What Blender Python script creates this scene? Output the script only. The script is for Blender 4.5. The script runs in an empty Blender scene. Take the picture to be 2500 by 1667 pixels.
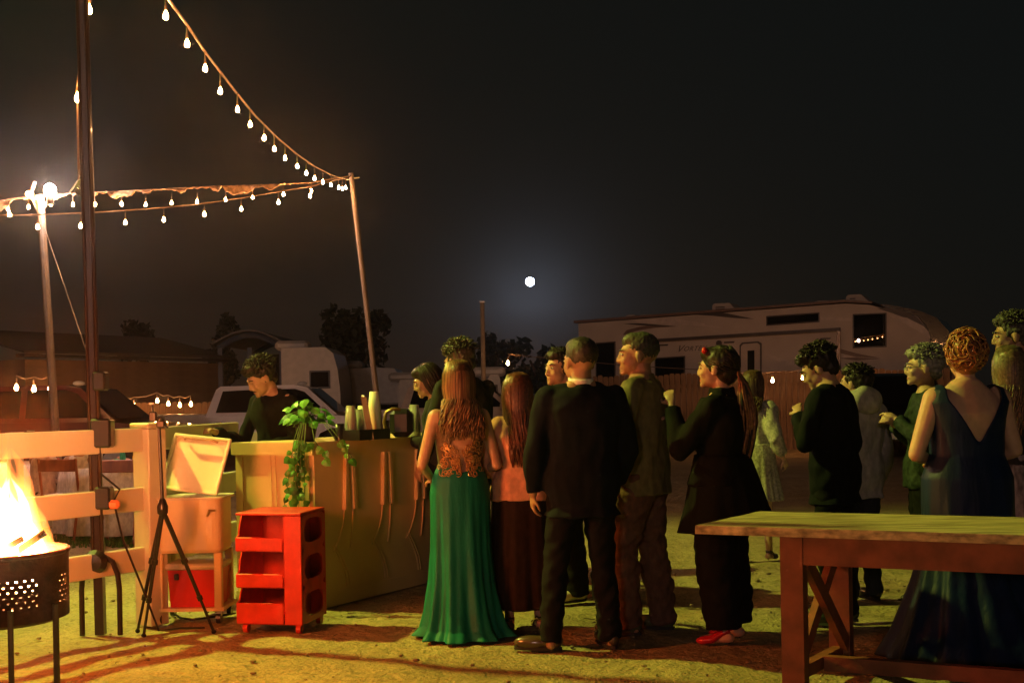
import bpy, math, random
import numpy as np
from mathutils import Vector, Matrix, noise
random.seed(7)
rnd = random.random
def U(a, b): return a + (b - a) * rnd()
R = math.radians

# ------------------------------------------------------------------ camera
F, CX, HY, CAMH, ROLL = 3000.0, 1250.0, 970.0, 1.43, R(1.0)
sc = bpy.context.scene
col = sc.collection
cam_d = bpy.data.cameras.new('camera'); cam = bpy.data.objects.new('camera', cam_d); col.objects.link(cam)
cam_d.sensor_width = 36; cam_d.lens = 36 * F / 2500; cam_d.clip_end = 1200; cam_d.clip_start = .05
cam_d.shift_y = (HY - 833.5) / 2500
cam.location = (0, 0, CAMH); cam.rotation_euler = (R(90), ROLL, 0)
sc.camera = cam

# ------------------------------------------------------------------ world, exposure, render
w = bpy.data.worlds.new('World'); sc.world = w; w.use_nodes = True
nt = w.node_tree; nt.nodes.clear()
sky = nt.nodes.new('ShaderNodeTexSky'); sky.sky_type = 'NISHITA'; sky.sun_disc = False
sky.sun_elevation = R(2.0); sky.sun_rotation = R(0)
bw = nt.nodes.new('ShaderNodeMixRGB'); bw.inputs[0].default_value = .992; bw.inputs[2].default_value = (.085, .105, .105, 1)
bg = nt.nodes.new('ShaderNodeBackground'); bg.inputs[1].default_value = .045
wo = nt.nodes.new('ShaderNodeOutputWorld')
nt.links.new(sky.outputs[0], bw.inputs[1]); nt.links.new(bw.outputs[0], bg.inputs[0]); nt.links.new(bg.outputs[0], wo.inputs[0])
vs = sc.view_settings
vs.view_transform = 'Standard'; vs.look = 'None'; vs.gamma = 1; vs.exposure = 0; vs.use_curve_mapping = False
sc.render.engine = 'CYCLES'
cy = sc.cycles
cy.max_bounces = 6; cy.diffuse_bounces = 3; cy.glossy_bounces = 3; cy.transmission_bounces = 4; cy.volume_bounces = 0
cy.transparent_max_bounces = 12; cy.sample_clamp_indirect = 3; cy.use_denoising = True
cy.caustics_reflective = False; cy.caustics_refractive = False
def lamp(name, kind, loc, energy, color, radius=.1, **kw):
    d = bpy.data.lights.new(name, kind); d.energy = energy; d.color = color
    if kind in ('POINT', 'SPOT'): d.shadow_soft_size = radius
    for k, v in kw.items(): setattr(d, k, v)
    o = bpy.data.objects.new(name, d); col.objects.link(o); o.location = loc
    return o
V_ = lambda *a: Vector(a)
FLOOD = Vector((-6.5, 9.4, 7.2)); FIRE = Vector((-2.32, 5.5, 1.08))
fl = lamp('floodlight_beam', 'SPOT', FLOOD + Vector((.12, -.02, -.1)), 4300, (.88, .98, .11), .10, spot_size=R(75), spot_blend=.5)
fl.rotation_euler = (Vector((2.4, 7.4, 0)) - FLOOD).to_track_quat('-Z', 'Y').to_euler()
lamp('fire_glow', 'POINT', FIRE + Vector((0, 0, .12)), 245, (1, .15, .02), .26)
su = lamp('warm_fill', 'SUN', (0, -20, 8), .20, (1, .62, .47)); su.data.angle = R(3); su.rotation_euler = V_(.22, 1, -.16).to_track_quat('-Z', 'Y').to_euler()  # warm fill added behind the camera so the far camper and cars show

# ------------------------------------------------------------------ pixel -> world helpers (used to read positions off the photo)
def ray(px, py):
    u = (px - CX) / F; v = -(py - HY) / F
    return Vector((u * math.cos(ROLL) + v * math.sin(ROLL), 1.0, -u * math.sin(ROLL) + v * math.cos(ROLL)))
def P(px, py, D):
    r = ray(px, py); return Vector((r.x * D, D, CAMH + r.z * D))
def G(px, py):
    r = ray(px, py); t = -CAMH / r.z; return Vector((r.x * t, t, 0))

# ------------------------------------------------------------------ materials
MATS = {}
def mat(name, color, rough=.7, metal=0.0, var=.12, vscale=6.0, bump=0.0, bscale=40.0, emit=None, estr=0, stretch=(1, 1, 1), alpha=1, trans=0, ior=1.45, coat=0, col2=None, sheen=0, spec=.5, rot=0):
    if name in MATS: return MATS[name]
    m = bpy.data.materials.new(name); m.use_nodes = True; n = m.node_tree.nodes; l = m.node_tree.links
    b = n['Principled BSDF']; b.inputs['Roughness'].default_value = rough; b.inputs['Metallic'].default_value = metal
    b.inputs['IOR'].default_value = ior
    b.inputs['Specular IOR Level'].default_value = spec
    if coat: b.inputs['Coat Weight'].default_value = coat
    if sheen: b.inputs['Sheen Weight'].default_value = sheen
    if trans: b.inputs['Transmission Weight'].default_value = trans
    if alpha < 1: b.inputs['Alpha'].default_value = alpha
    c = (*color, 1)
    tc = n.new('ShaderNodeTexCoord'); mp = n.new('ShaderNodeMapping'); mp.inputs['Scale'].default_value = stretch; mp.inputs['Rotation'].default_value = (0, 0, rot)
    l.new(tc.outputs['Object'], mp.inputs[0])
    if var > 0:
        nz = n.new('ShaderNodeTexNoise'); nz.inputs['Scale'].default_value = vscale; nz.inputs['Detail'].default_value = 6
        l.new(mp.outputs[0], nz.inputs['Vector'])
        rp = n.new('ShaderNodeValToRGB')
        c2 = col2 if col2 else tuple(x * (1 - var) for x in color)
        c1 = color if col2 else tuple(min(1, x * (1 + var)) for x in color)
        rp.color_ramp.elements[0].position = .35; rp.color_ramp.elements[0].color = (*c2, 1)
        rp.color_ramp.elements[1].position = .65; rp.color_ramp.elements[1].color = (*c1, 1)
        l.new(nz.outputs['Fac'], rp.inputs[0]); l.new(rp.outputs[0], b.inputs['Base Color'])
    else: b.inputs['Base Color'].default_value = c
    if bump:
        nb = n.new('ShaderNodeTexNoise'); nb.inputs['Scale'].default_value = bscale; nb.inputs['Detail'].default_value = 5
        l.new(mp.outputs[0], nb.inputs['Vector'])
        bp = n.new('ShaderNodeBump'); bp.inputs['Distance'].default_value = bump; bp.inputs['Strength'].default_value = 1
        l.new(nb.outputs['Fac'], bp.inputs['Height']); l.new(bp.outputs[0], b.inputs['Normal'])
    if emit:
        b.inputs['Emission Color'].default_value = (*emit, 1); b.inputs['Emission Strength'].default_value = estr
    MATS[name] = m; return m
def fabric(name, color, rough=.85, fold=.02, fscale=5, **k):
    return mat(name, color, rough, bump=fold, bscale=fscale, var=.18, vscale=30, stretch=k.pop('stretch', (1, 1, .6)), sheen=.0, spec=.12, **k)
skin = mat('skin', (.44, .26, .18), .5, var=.08, vscale=20)
skin2 = mat('skin_tan', (.34, .19, .12), .5, var=.08, vscale=20)
skin3 = mat('skin_fair', (.55, .34, .26), .5, var=.08, vscale=20)
hair_black = mat('hair_black', (.018, .014, .012), .42, var=.4, vscale=60, bump=.004, bscale=90, stretch=(1, 1, .15), spec=.3)
hair_brown = mat('hair_brown', (.07, .04, .022), .42, var=.4, vscale=60, bump=.003, bscale=90, stretch=(1, 1, .15), spec=.3)
hair_blond = mat('hair_blond', (.30, .17, .075), .42, var=.4, vscale=50, bump=.003, bscale=90, stretch=(1, 1, .15), col2=(.13, .065, .03))
hair_tips = mat('hair_tips', (.34, .15, .07), .42, var=.4, vscale=50, col2=(.14, .05, .03))
hair_red = mat('hair_copper', (.38, .17, .06), .42, var=.4, vscale=50, col2=(.18, .07, .03))
hair_grey = mat('hair_grey', (.32, .31, .30), .5, var=.4, vscale=50, col2=(.12, .12, .12))
black_metal = mat('black_metal', (.012, .012, .013), .35, .0, var=.2, coat=.3)
steel = mat('steel', (.35, .34, .33), .35, 1.0, bump=.002)
rust = mat('burnt_steel', (.10, .032, .018), .6, .4, var=.5, vscale=9, bump=.003, bscale=60)
white_paint = mat('white_paint', (.54, .50, .42), .45, var=.06, vscale=3, bump=.001, bscale=30)
chrome = mat('chrome', (.7, .7, .7), .15, 1)
tyre_m = mat('tyre_rubber', (.02, .02, .02), .8)
glass_dark = mat('dark_window_glass', (.004, .004, .005), .008, 0, var=0, spec=.3)
dark_leaf = mat('dark_foliage', (.018, .024, .012), .7, var=.5, vscale=3)
bark = mat('bark', (.09, .06, .04), .9, var=.3, bump=.01)

# ------------------------------------------------------------------ mesh builder
class MB:
    def __init__(s): s.v = []; s.f = []; s.m = []
    def add(s, vs_, fs_, mi=0):
        o = len(s.v); s.v += [tuple(x) for x in vs_]; s.f += [tuple(i + o for i in f) for f in fs_]; s.m += [mi] * len(fs_); return s
    def box(s, c, d, rot=None, mi=0, bev=0):
        hx, hy, hz = d[0] / 2, d[1] / 2, d[2] / 2
        if bev:
            b = min(bev, hx * .9, hy * .9, hz * .9); pts = []
            for sx in (-1, 1):
                for sy in (-1, 1):
                    for sz in (-1, 1):
                        pts += [(sx * hx, sy * (hy - b), sz * (hz - b)), (sx * (hx - b), sy * hy, sz * (hz - b)), (sx * (hx - b), sy * (hy - b), sz * hz)]
            I = lambda a, b_, c_, k: (a * 4 + b_ * 2 + c_) * 3 + k
            fs_ = [(I(a, 0, 0, 0), I(a, 0, 1, 0), I(a, 1, 1, 0), I(a, 1, 0, 0)) for a in (0, 1)]
            fs_ += [(I(0, a, 0, 1), I(1, a, 0, 1), I(1, a, 1, 1), I(0, a, 1, 1)) for a in (0, 1)]
            fs_ += [(I(0, 0, a, 2), I(0, 1, a, 2), I(1, 1, a, 2), I(1, 0, a, 2)) for a in (0, 1)]
            for a in (0, 1):
                for c_ in (0, 1):
                    fs_.append((I(a, c_, 0, 0), I(a, c_, 1, 0), I(a, c_, 1, 1), I(a, c_, 0, 1)))
                    fs_.append((I(a, 0, c_, 0), I(a, 1, c_, 0), I(a, 1, c_, 2), I(a, 0, c_, 2)))
                    fs_.append((I(0, a, c_, 1), I(1, a, c_, 1), I(1, a, c_, 2), I(0, a, c_, 2)))
                    for e in (0, 1): fs_.append((I(a, c_, e, 0), I(a, c_, e, 1), I(a, c_, e, 2)))
        else:
            pts = [(sx * hx, sy * hy, sz * hz) for sx in (-1, 1) for sy in (-1, 1) for sz in (-1, 1)]
            fs_ = [(0, 1, 3, 2), (4, 6, 7, 5), (0, 4, 5, 1), (2, 3, 7, 6), (0, 2, 6, 4), (1, 5, 7, 3)]
        M = rot if rot else Matrix.Identity(3); c = Vector(c)
        return s.add([M @ Vector(p) + c for p in pts], fs_, mi)
    def rings(s, rs, cap=True, closed=True, mi=0):
        n = len(rs[0]); vs_ = [p for r_ in rs for p in r_]; fs_ = []
        for i in range(len(rs) - 1):
            for j in range(n if closed else n - 1):
                a = i * n + j; b = i * n + (j + 1) % n; fs_.append((a, b, b + n, a + n))
        if cap: fs_.append(tuple(range(n))[::-1]); fs_.append(tuple((len(rs) - 1) * n + j for j in range(n)))
        return s.add(vs_, fs_, mi)
    def loft(s, rows, n=24, mi=0, M=None):      # rows: z, rx, ry, xc, yc
        rs = []
        for row in rows:
            z, rx, ry = row[:3]; xc = row[3] if len(row) > 3 else 0; yc = row[4] if len(row) > 4 else 0
            r_ = []
            for k in range(n):
                a = 2 * math.pi * k / n; ca, sa = math.cos(a), math.sin(a)
                p = Vector((xc + rx * math.copysign(abs(ca) ** .85, ca), yc + ry * math.copysign(abs(sa) ** .85, sa), z))
                r_.append(M @ p if M else p)
            rs.append(r_)
        return s.rings(rs, mi=mi)
    def tube(s, pts, rad, n=8, cap=True, mi=0, flat=1.0):
        pts = [Vector(p) for p in pts]; rs = []
        if not hasattr(rad, '__len__'): rad = [rad] * len(pts)
        up = Vector((0, 0, 1)); t0 = (pts[1] - pts[0]).normalized()
        if abs(t0.z) > .9: up = Vector((0, 1, 0))
        a = t0.cross(up).normalized()
        for i, p in enumerate(pts):
            t = (pts[min(i + 1, len(pts) - 1)] - pts[max(i - 1, 0)]).normalized()
            a = (a - t * a.dot(t)).normalized(); b = t.cross(a)
            rs.append([p + (a * math.cos(2 * math.pi * k / n) + b * math.sin(2 * math.pi * k / n) * flat) * rad[i] for k in range(n)])
        return s.rings(rs, cap=cap, mi=mi)
    def capsule(s, p0, r0, p1, r1, n=12):
        p0 = Vector(p0); p1 = Vector(p1); d = (p1 - p0).normalized()
        return s.tube([p0 - d * r0 * .95, p0 - d * r0 * .6, p0, p0.lerp(p1, .5), p1, p1 + d * r1 * .6, p1 + d * r1 * .95], [r0 * .3, r0 * .8, r0, (r0 + r1) / 2, r1, r1 * .8, r1 * .3], n)
    def ell(s, c, r, n=14, m=9, M=None, mi=0):
        c = Vector(c); rs = []
        for i in range(m):
            th = math.pi * (i + .5 if m < 4 else i + .35 * (1 if i == 0 else (-1 if i == m - 1 else 0))) / (m - 1) if m > 1 else 0
            th = min(max(th, .12), math.pi - .12)
            rg = []
            for k in range(n):
                a = 2 * math.pi * k / n
                p = Vector((r[0] * math.sin(th) * math.cos(a), r[1] * math.sin(th) * math.sin(a), -r[2] * math.cos(th)))
                rg.append((M @ p if M else p) + c)
            rs.append(rg)
        return s.rings(rs, mi=mi)
    def prism(s, poly, origin, u, v, depth, mi=0):   # polygon in the (u,v) plane pushed out by the depth vector
        origin, u, v, depth = Vector(origin), Vector(u), Vector(v), Vector(depth)
        a = [origin + u * p[0] + v * p[1] for p in poly]; b = [p + depth for p in a]
        return s.rings([a, b], mi=mi)
    def lathe(s, prof, c=(0, 0, 0), n=20, mi=0, M=None):
        c = Vector(c); rs = []
        for r_, z in prof:
            ring = [Vector((r_ * math.cos(2 * math.pi * k / n), r_ * math.sin(2 * math.pi * k / n), z)) for k in range(n)]
            rs.append([(M @ p if M else p) + c for p in ring])
        return s.rings(rs, cap=False, mi=mi)
    def mesh(s, name):
        me = bpy.data.meshes.new(name); me.from_pydata(s.v, [], s.f)
        me.polygons.foreach_set('material_index', s.m); me.update(); return me
    def build(s, name, m, parent=None, smooth=False, fix=True):
        me = s.mesh(name)
        if fix:
            import bmesh
            bm = bmesh.new(); bm.from_mesh(me); bmesh.ops.recalc_face_normals(bm, faces=bm.faces); bm.to_mesh(me); bm.free()
        return link(name, me, m, parent, smooth)
def link(name, me, m, parent=None, smooth=False, loc=None):
    for x in (m if isinstance(m, (list, tuple)) else [m]): me.materials.append(x)
    if smooth: me.polygons.foreach_set('use_smooth', [True] * len(me.polygons))
    o = bpy.data.objects.new(name, me); col.objects.link(o)
    if parent: o.parent = parent
    if loc is not None: o.location = loc
    return o
BLOBS = []
def blob(mb, name, m, parent, voxel=.01, smooth=3, disp=None):
    o = link(name, mb.mesh(name), m, parent, False)
    r_ = o.modifiers.new('r', 'REMESH'); r_.mode = 'VOXEL'; r_.voxel_size = voxel
    if smooth: s_ = o.modifiers.new('s', 'SMOOTH'); s_.iterations = smooth; s_.factor = .5
    BLOBS.append((o, m, disp)); return o
def finish_blobs():
    dg = bpy.context.evaluated_depsgraph_get(); out = []
    for o, m, disp in BLOBS:
        me2 = bpy.data.meshes.new_from_object(o.evaluated_get(dg))
        if disp:
            nv = len(me2.vertices); co = np.empty(nv * 3, 'f'); no = np.empty(nv * 3, 'f'); me2.vertices.foreach_get('co', co)
            me2.vertex_normals.foreach_get('vector', no); co = co.reshape(-1, 3); no = no.reshape(-1, 3)
            d_ = np.array([disp(Vector(c_)) for c_ in co.tolist()], 'f'); co += no * d_[:, None]
            me2.vertices.foreach_set('co', co.ravel()); me2.update()
        me2.name = o.name; me2.materials.clear()
        for x in (m if isinstance(m, (list, tuple)) else [m]): me2.materials.append(x)
        me2.polygons.foreach_set('use_smooth', [True] * len(me2.polygons)); out.append((o, me2))
    for o, me2 in out: o.modifiers.clear(); o.data = me2
def tag(o, label=None, cat=None, group=None, kind=None):
    if label: o['label'] = label
    if cat: o['category'] = cat
    if group: o['group'] = group
    if kind: o['kind'] = kind
    return o
def thing(name, label, cat, loc=(0, 0, 0), rz=0, group=None):
    o = bpy.data.objects.new(name, None); col.objects.link(o); o.empty_display_size = .1
    o.location = loc; o.rotation_euler = (0, 0, rz); return tag(o, label, cat, group)
def rotz(a): return Matrix.Rotation(a, 3, 'Z')
def V(*a): return Vector(a)

# ------------------------------------------------------------------ ground
def ground():
    xs = sorted(set([-420, -200, -100, -60, -40, -25, -15, -10] + [round(-8 + .09 * i, 3) for i in range(178)] + [10, 15, 25, 40, 60, 100, 200, 420]))
    ys = sorted(set([-8, -4, 0, 2, 3] + [round(4 + .07 * i, 3) for i in range(115)] + [round(12.1 + .5 * i, 2) for i in range(30)] + [30, 40, 55, 80, 120, 200, 400]))
    vs_ = []
    for y in ys:
        for x in xs:
            z = 0
            if -8 <= x <= 8 and 4 <= y <= 12.2:
                z = .018 * noise.noise(V(x * 1.6, y * 2.2, 0)) + .014 * noise.noise(V(x * 4, y * 6, 3)) + .009 * noise.noise(V(x * 8, y * 11, 7)) - .012
            vs_.append((x, y, z))
    n = len(xs); fs_ = [(j * n + i, j * n + i + 1, (j + 1) * n + i + 1, (j + 1) * n + i) for j in range(len(ys) - 1) for i in range(n - 1)]
    m = bpy.data.materials.new('sand'); m.use_nodes = True; nn = m.node_tree.nodes; l = m.node_tree.links; b = nn['Principled BSDF']
    b.inputs['Roughness'].default_value = .95
    tc = nn.new('ShaderNodeTexCoord')
    def nz(scale, det=8, vec=None):
        q = nn.new('ShaderNodeTexNoise'); q.inputs['Scale'].default_value = scale; q.inputs['Detail'].default_value = det; l.new(tc.outputs['Object'], q.inputs['Vector']); return q
    a = nz(1.3); rp = nn.new('ShaderNodeValToRGB')
    rp.color_ramp.elements[0].position = .3; rp.color_ramp.elements[0].color = (.27, .20, .10, 1)
    rp.color_ramp.elements[1].position = .7; rp.color_ramp.elements[1].color = (.42, .33, .175, 1)
    l.new(a.outputs['Fac'], rp.inputs[0])
    c = nz(38, 10); mx = nn.new('ShaderNodeMixRGB'); mx.blend_type = 'MULTIPLY'; mx.inputs[0].default_value = .55
    r2 = nn.new('ShaderNodeValToRGB'); r2.color_ramp.elements[0].position = .33; r2.color_ramp.elements[0].color = (.35, .33, .3, 1); r2.color_ramp.elements[1].position = .55; r2.color_ramp.elements[1].color = (1, 1, 1, 1)
    l.new(c.outputs['Fac'], r2.inputs[0]); l.new(rp.outputs[0], mx.inputs[1]); l.new(r2.outputs[0], mx.inputs[2]); l.new(mx.outputs[0], b.inputs['Base Color'])
    d = nz(9, 12); e = nz(55, 8); ad = nn.new('ShaderNodeMath'); ad.operation = 'MULTIPLY_ADD'; ad.inputs[1].default_value = .35
    l.new(e.outputs['Fac'], ad.inputs[0]); l.new(d.outputs['Fac'], ad.inputs[2])
    bp = nn.new('ShaderNodeBump'); bp.inputs['Distance'].default_value = .05; l.new(ad.outputs[0], bp.inputs['Height']); l.new(bp.outputs[0], b.inputs['Normal'])
    mb = MB(); mb.v = vs_; mb.f = fs_; mb.m = [0] * len(fs_)
    o = mb.build('ground', m, None, True, fix=False); tag(o, kind='structure')
ground()
lit = MB()
for i in range(160):
    x, y = U(-3.4, 4), U(4.7, 9.5); a = U(0, 3.14); L_ = U(.015, .07); w_ = U(.003, .012); ca, sa = math.cos(a), math.sin(a); z = U(.004, .012)
    lit.rings([[V(x + ca * L_ * k - sa * w_ * q_ * (1 - abs(k)), y + sa * L_ * k + ca * w_ * q_ * (1 - abs(k)), z + .006 * (1 - k * k)) for q_ in (-1, 1)] for k in (-1, -.3, .4, 1)], cap=False, closed=False)
tag(lit.build('litter', mat('dry_leaf', (.06, .04, .02), .9), None, fix=False), 'dry leaves and straw bits scattered over the sand', 'leaf litter', kind='stuff')
# pebbles, twigs and clods
peb = MB()
for i in range(420):
    x, y = U(-3.6, 4), U(4.6, 10); r_ = U(.004, .016) * (1.6 if rnd() < .06 else 1)
    peb.ell((x, y, r_ * .2), (r_ * U(.7, 1.6), r_ * U(.7, 1.6), r_ * .6), 6, 4)
tag(peb.build('pebbles', mat('pebble', (.20, .15, .09), .9), None), 'small pebbles and clods strewn over the sand', 'pebbles', kind='stuff')
tag(MB().box((0, 13.2, .004), (.1, .1, .006)).build('lawn_edge', mat('turf', (.05, .11, .02), .9, var=.4, vscale=30, bump=.02)), kind='structure') if False else None
gx = P(120, 1290, 13)
tf = MB()
for i in range(5200):
    x, y = U(-7.2, -3.62), U(12.35, 13.9); a = U(0, 6.28); hgt = U(.03, .065); dx, dy = math.cos(a) * .012, math.sin(a) * .012
    tf.add([(x - dx, y - dy, -.01), (x + dx, y + dy, -.01), (x + U(-.02, .02), y + U(-.02, .02), hgt)], [(0, 1, 2)])
tag(tf.build('grass', mat('turf', (.06, .16, .02), .9, var=.4, vscale=30), None, fix=False), 'strip of green grass beyond the white rail fence', 'grass', kind='stuff')

# ------------------------------------------------------------------ haze, added to give bulbs and moon their halos
hz = MB().box((0, 190, 15), (880, 452, 34)).mesh('haze')
hm = bpy.data.materials.new('haze'); hm.use_nodes = True; hn = hm.node_tree; hn.nodes.remove(hn.nodes['Principled BSDF'])
pv = hn.nodes.new('ShaderNodeVolumePrincipled'); pv.inputs['Density'].default_value = .0011; pv.inputs['Color'].default_value = (.9, .9, .92, 1); pv.inputs['Anisotropy'].default_value = .93
hn.links.new(pv.outputs[0], hn.nodes['Material Output'].inputs['Volume'])
HZ = link('haze', hz, hm); tag(HZ, 'thin haze added for light halos round the whole party ground', 'haze', kind='stuff')

# ------------------------------------------------------------------ background: sheds, trailers, trees
def plane_map(A, B):
    A = Vector((A[0], A[1], 0)); B = Vector((B[0], B[1], 0)); d = (B - A).normalized(); nrm = V(d.y, -d.x, 0)
    def f(px, py):
        r_ = ray(px, py); t = (A.dot(nrm)) / r_.dot(nrm); q = V(r_.x * t, r_.y * t, CAMH + r_.z * t); return ((q - A).dot(d), q.z)
    return f, d, nrm
def tree(label, px, ytop, ybase, D, width, n=900):
    c = P(px, (ytop + ybase) / 2, D); t = thing('tree', label, 'tree', (c.x, D, 0), 0, 'trees on the horizon')
    top = P(px, ytop, D).z; wd = width / F * D / 2; k = MB(); k.tube([(0, 0, 0), (.1, 0, top * .4), (-.1, 0, top * .75)], [.35, .25, .12], 8)
    for i in range(5): a = U(0, 6.3); k.tube([(0, 0, top * .4), (math.cos(a) * wd * .6, math.sin(a) * wd * .6, top * U(.6, .85))], [.14, .05], 6)
    k.build('trunk', bark, t)
    f = MB(); cl = [(U(-wd, wd) * .7, U(-wd, wd) * .6, U(top * .42, top * .92), U(.25, .5) * wd) for _ in range(13)]
    for i in range(n):
        q = random.choice(cl); p = V(random.gauss(0, 1), random.gauss(0, 1), random.gauss(0, .7)); p = p.normalized() * q[3] * U(.5, 1.05); p += V(*q[:3]); s_ = U(.1, .28)
        a = V(U(-1, 1), U(-1, 1), U(-1, 1)).normalized() * s_; b = a.cross(V(U(-1, 1), U(-1, 1), U(-1, 1))).normalized() * s_ * .6
        f.add([p - a, p + b, p + a, p - b], [(0, 1, 2, 3)])
    f.build('crown', dark_leaf, t, fix=False)
tree('round-topped dark tree above the long shed, nearer the tall black pole', 340, 745, 900, 62, 110)
tree('low dark tree above the arched carport roof', 545, 755, 900, 64, 90)
tree('wide dark tree behind the leaning string-light pole', 870, 748, 950, 60, 210, 1500)
tree('low broad tree between the lamp-post and the motorhome', 1330, 835, 960, 58, 190, 1100)
tree('small dark tree behind the left side of the lamp-post', 1215, 800, 960, 66, 120, 900)

def long_shed():
    A = P(60, 960, 30); B = P(535, 960, 36)
    fm, d, nr = plane_map((A.x, 30), (B.x, 36)); O = V(A.x, 30, 0); L = (V(B.x, 36, 0) - O).length; H = 2.62
    t = thing('long_shed', 'long low shed with horizontal brown siding and shallow roof', 'shed', O)
    tan = mat('tan_siding', (.13, .075, .042), .8, var=.2, vscale=2, bump=.004)
    MB().prism([(0, 0), (L, 0), (L, H - .05), (0, H - .05)], (0, 0, 0), d, (0, 0, 1), -nr * 5).build('wall', tan, t)
    bd = MB().prism([(0, 0), (L, 0), (L, .20), (0, .20)], (0, 0, 0), d, (0, 0, 1), nr * .03); me = bd.mesh('siding_board')
    me.materials.append(tan)
    for i in range(12):
        o = bpy.data.objects.new('siding_board', me); col.objects.link(o); o.parent = t; o.location = nr * .004 * (i % 2) + V(0, 0, .02 + i * .213)
    MB().prism([(-.2, H), (L + .2, H), (L + .2, H + .08), (-.2, H + .08)], nr * .25, d, (0, 0, 1), -nr * .3).build('eave', mat('dark_trim', (.03, .025, .02), .7), t)
    MB().rings([[nr * .3 - d * .25 + V(0, 0, H + .09), nr * .3 + d * (L + .25) + V(0, 0, H + .09), -nr * 2.5 + d * (L + .25) + V(0, 0, H + .75), -nr * 2.5 - d * .25 + V(0, 0, H + .75)],
                [nr * .3 - d * .25 + V(0, 0, H + .15), nr * .3 + d * (L + .25) + V(0, 0, H + .15), -nr * 2.5 + d * (L + .25) + V(0, 0, H + .81), -nr * 2.5 - d * .25 + V(0, 0, H + .81)]]).build('roof', mat('shed_roof', (.05, .045, .04), .7), t)
long_shed()
def carport():
    D = 36; O = P(535, 960, D); O.z = 0; t = thing('arched_carport', 'open carport with arched roof and dark blue posts', 'carport', O)
    blue = mat('blue_steel', (.03, .05, .10), .5)
    W = P(690, 960, D).x - O.x; h0 = P(535, 850, D).z; h1 = P(610, 818, D).z
    for x in (0.06, W * .5, W):
        for y in (0, 5): MB().box((x, y, h0 / 2), (.14, .14, h0)).build('post', blue, t)
    for y in (0, 5):
        pts = [(W * k / 10, y, h0 + (h1 - h0) * math.sin(math.pi * k / 10)) for k in range(11)]
        MB().tube(pts, .09, 6).build('roof_hoop', blue, t)
    a = [V(-.1 + (W + .2) * k / 12, -.3, h0 + .1 + (h1 - h0) * math.sin(math.pi * k / 12)) for k in range(13)]
    mb = MB(); top = [p + V(0, 0, .05) for p in a]; n_ = 13
    for i in range(12):
        q = [a[i], a[i + 1], a[i + 1] + V(0, 5.6, 0), a[i] + V(0, 5.6, 0)]; mb.rings([q, [p + V(0, 0, .05) for p in q]])
    mb.build('roof', mat('grey_sheet', (.07, .07, .075), .5), t)
    MB().box((W / 2, 5.2, h0 / 2), (W, .05, h0)).build('rear_panel', mat('shade_cloth', (.035, .032, .03), .8), t)
carport()

def trailer(label, px0, px1, ytop, D, col_, profile, group=None, wins=(), name='travel_trailer'):
    O = P(px0, 960, D); O.z = 0; W = (px1 - px0) / F * D; H = P((px0 + px1) / 2, ytop, D).z
    t = thing(name, label, 'trailer', O, 0, group)
    poly = [(x * W, .5 + z * (H - .5)) for x, z in profile]
    MB().prism(poly, (0, 0, 0), (1, 0, 0), (0, 0, 1), (0, 2.4, 0)).build('body', col_, t)
    for (x0, z0, x1, z1) in wins:
        fr = MB().box((W * (x0 + x1) / 2, -.015, .5 + (z0 + z1) / 2 * (H - .5)), (W * (x1 - x0) + .08, .03, (z1 - z0) * (H - .5) + .08), bev=.01).build('window', black_metal, t)
        MB().box((W * (x0 + x1) / 2, -.034, .5 + (z0 + z1) / 2 * (H - .5)), (W * (x1 - x0), .006, (z1 - z0) * (H - .5))).build('pane', glass_dark, fr)
    for x in (W * .45, W * .6):
        wh = MB().tube([(x, -.05, .36), (x, .2, .36)], .36, 20).build('wheel', tyre_m, t)
        MB().tube([(x, -.07, .36), (x, -.04, .36)], .2, 14).build('rim', steel, wh)
    MB().box((W * .5, 1.2, .45), (W * .96, 1.6, .14)).build('chassis', black_metal, t)
    MB().box((W * .1, 1.0, H + .09), (.9, .8, .26), bev=.08).build('roof_vent', col_, t)
    return t
gw = mat('trailer_white', (.42, .40, .38), .4, var=.08); gw2 = mat('trailer_grey', (.30, .29, .28), .45, var=.1)
trailer('white travel trailer with smooth rounded nose beside the blue-posted carport', 688, 832, 848, 33, gw, [(0, 0), (.98, 0), (1, .2), (.99, .5), (.95, .75), (.88, .93), (.75, 1), (0, 1)], wins=[(.5, .55, .8, .72)])
trailer('pale trailer with a dark side panel right behind the leaning pole', 826, 978, 897, 36, gw2, [(0, 0), (1, 0), (1, .55), (.97, .9), (.9, .98), (.6, 1.0), (.1, .98), (0, .8)], wins=[(.3, .05, .97, .42)])
trailer('low grey trailer roof seen left of the young woman at the bar', 972, 1070, 926, 34, gw2, [(0, 0), (1, 0), (1, .9), (.95, 1), (.05, 1), (0, .9)], wins=[(.2, .3, .6, .6)])
trailer('small white camper with a little window behind the dark suit shoulder', 1190, 1226, 914, 33, gw, [(0, 0), (1, 0), (1, .55), (.85, .95), (.7, 1), (.2, 1), (0, .9)], wins=[(.25, .55, .6, .8)])

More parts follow.
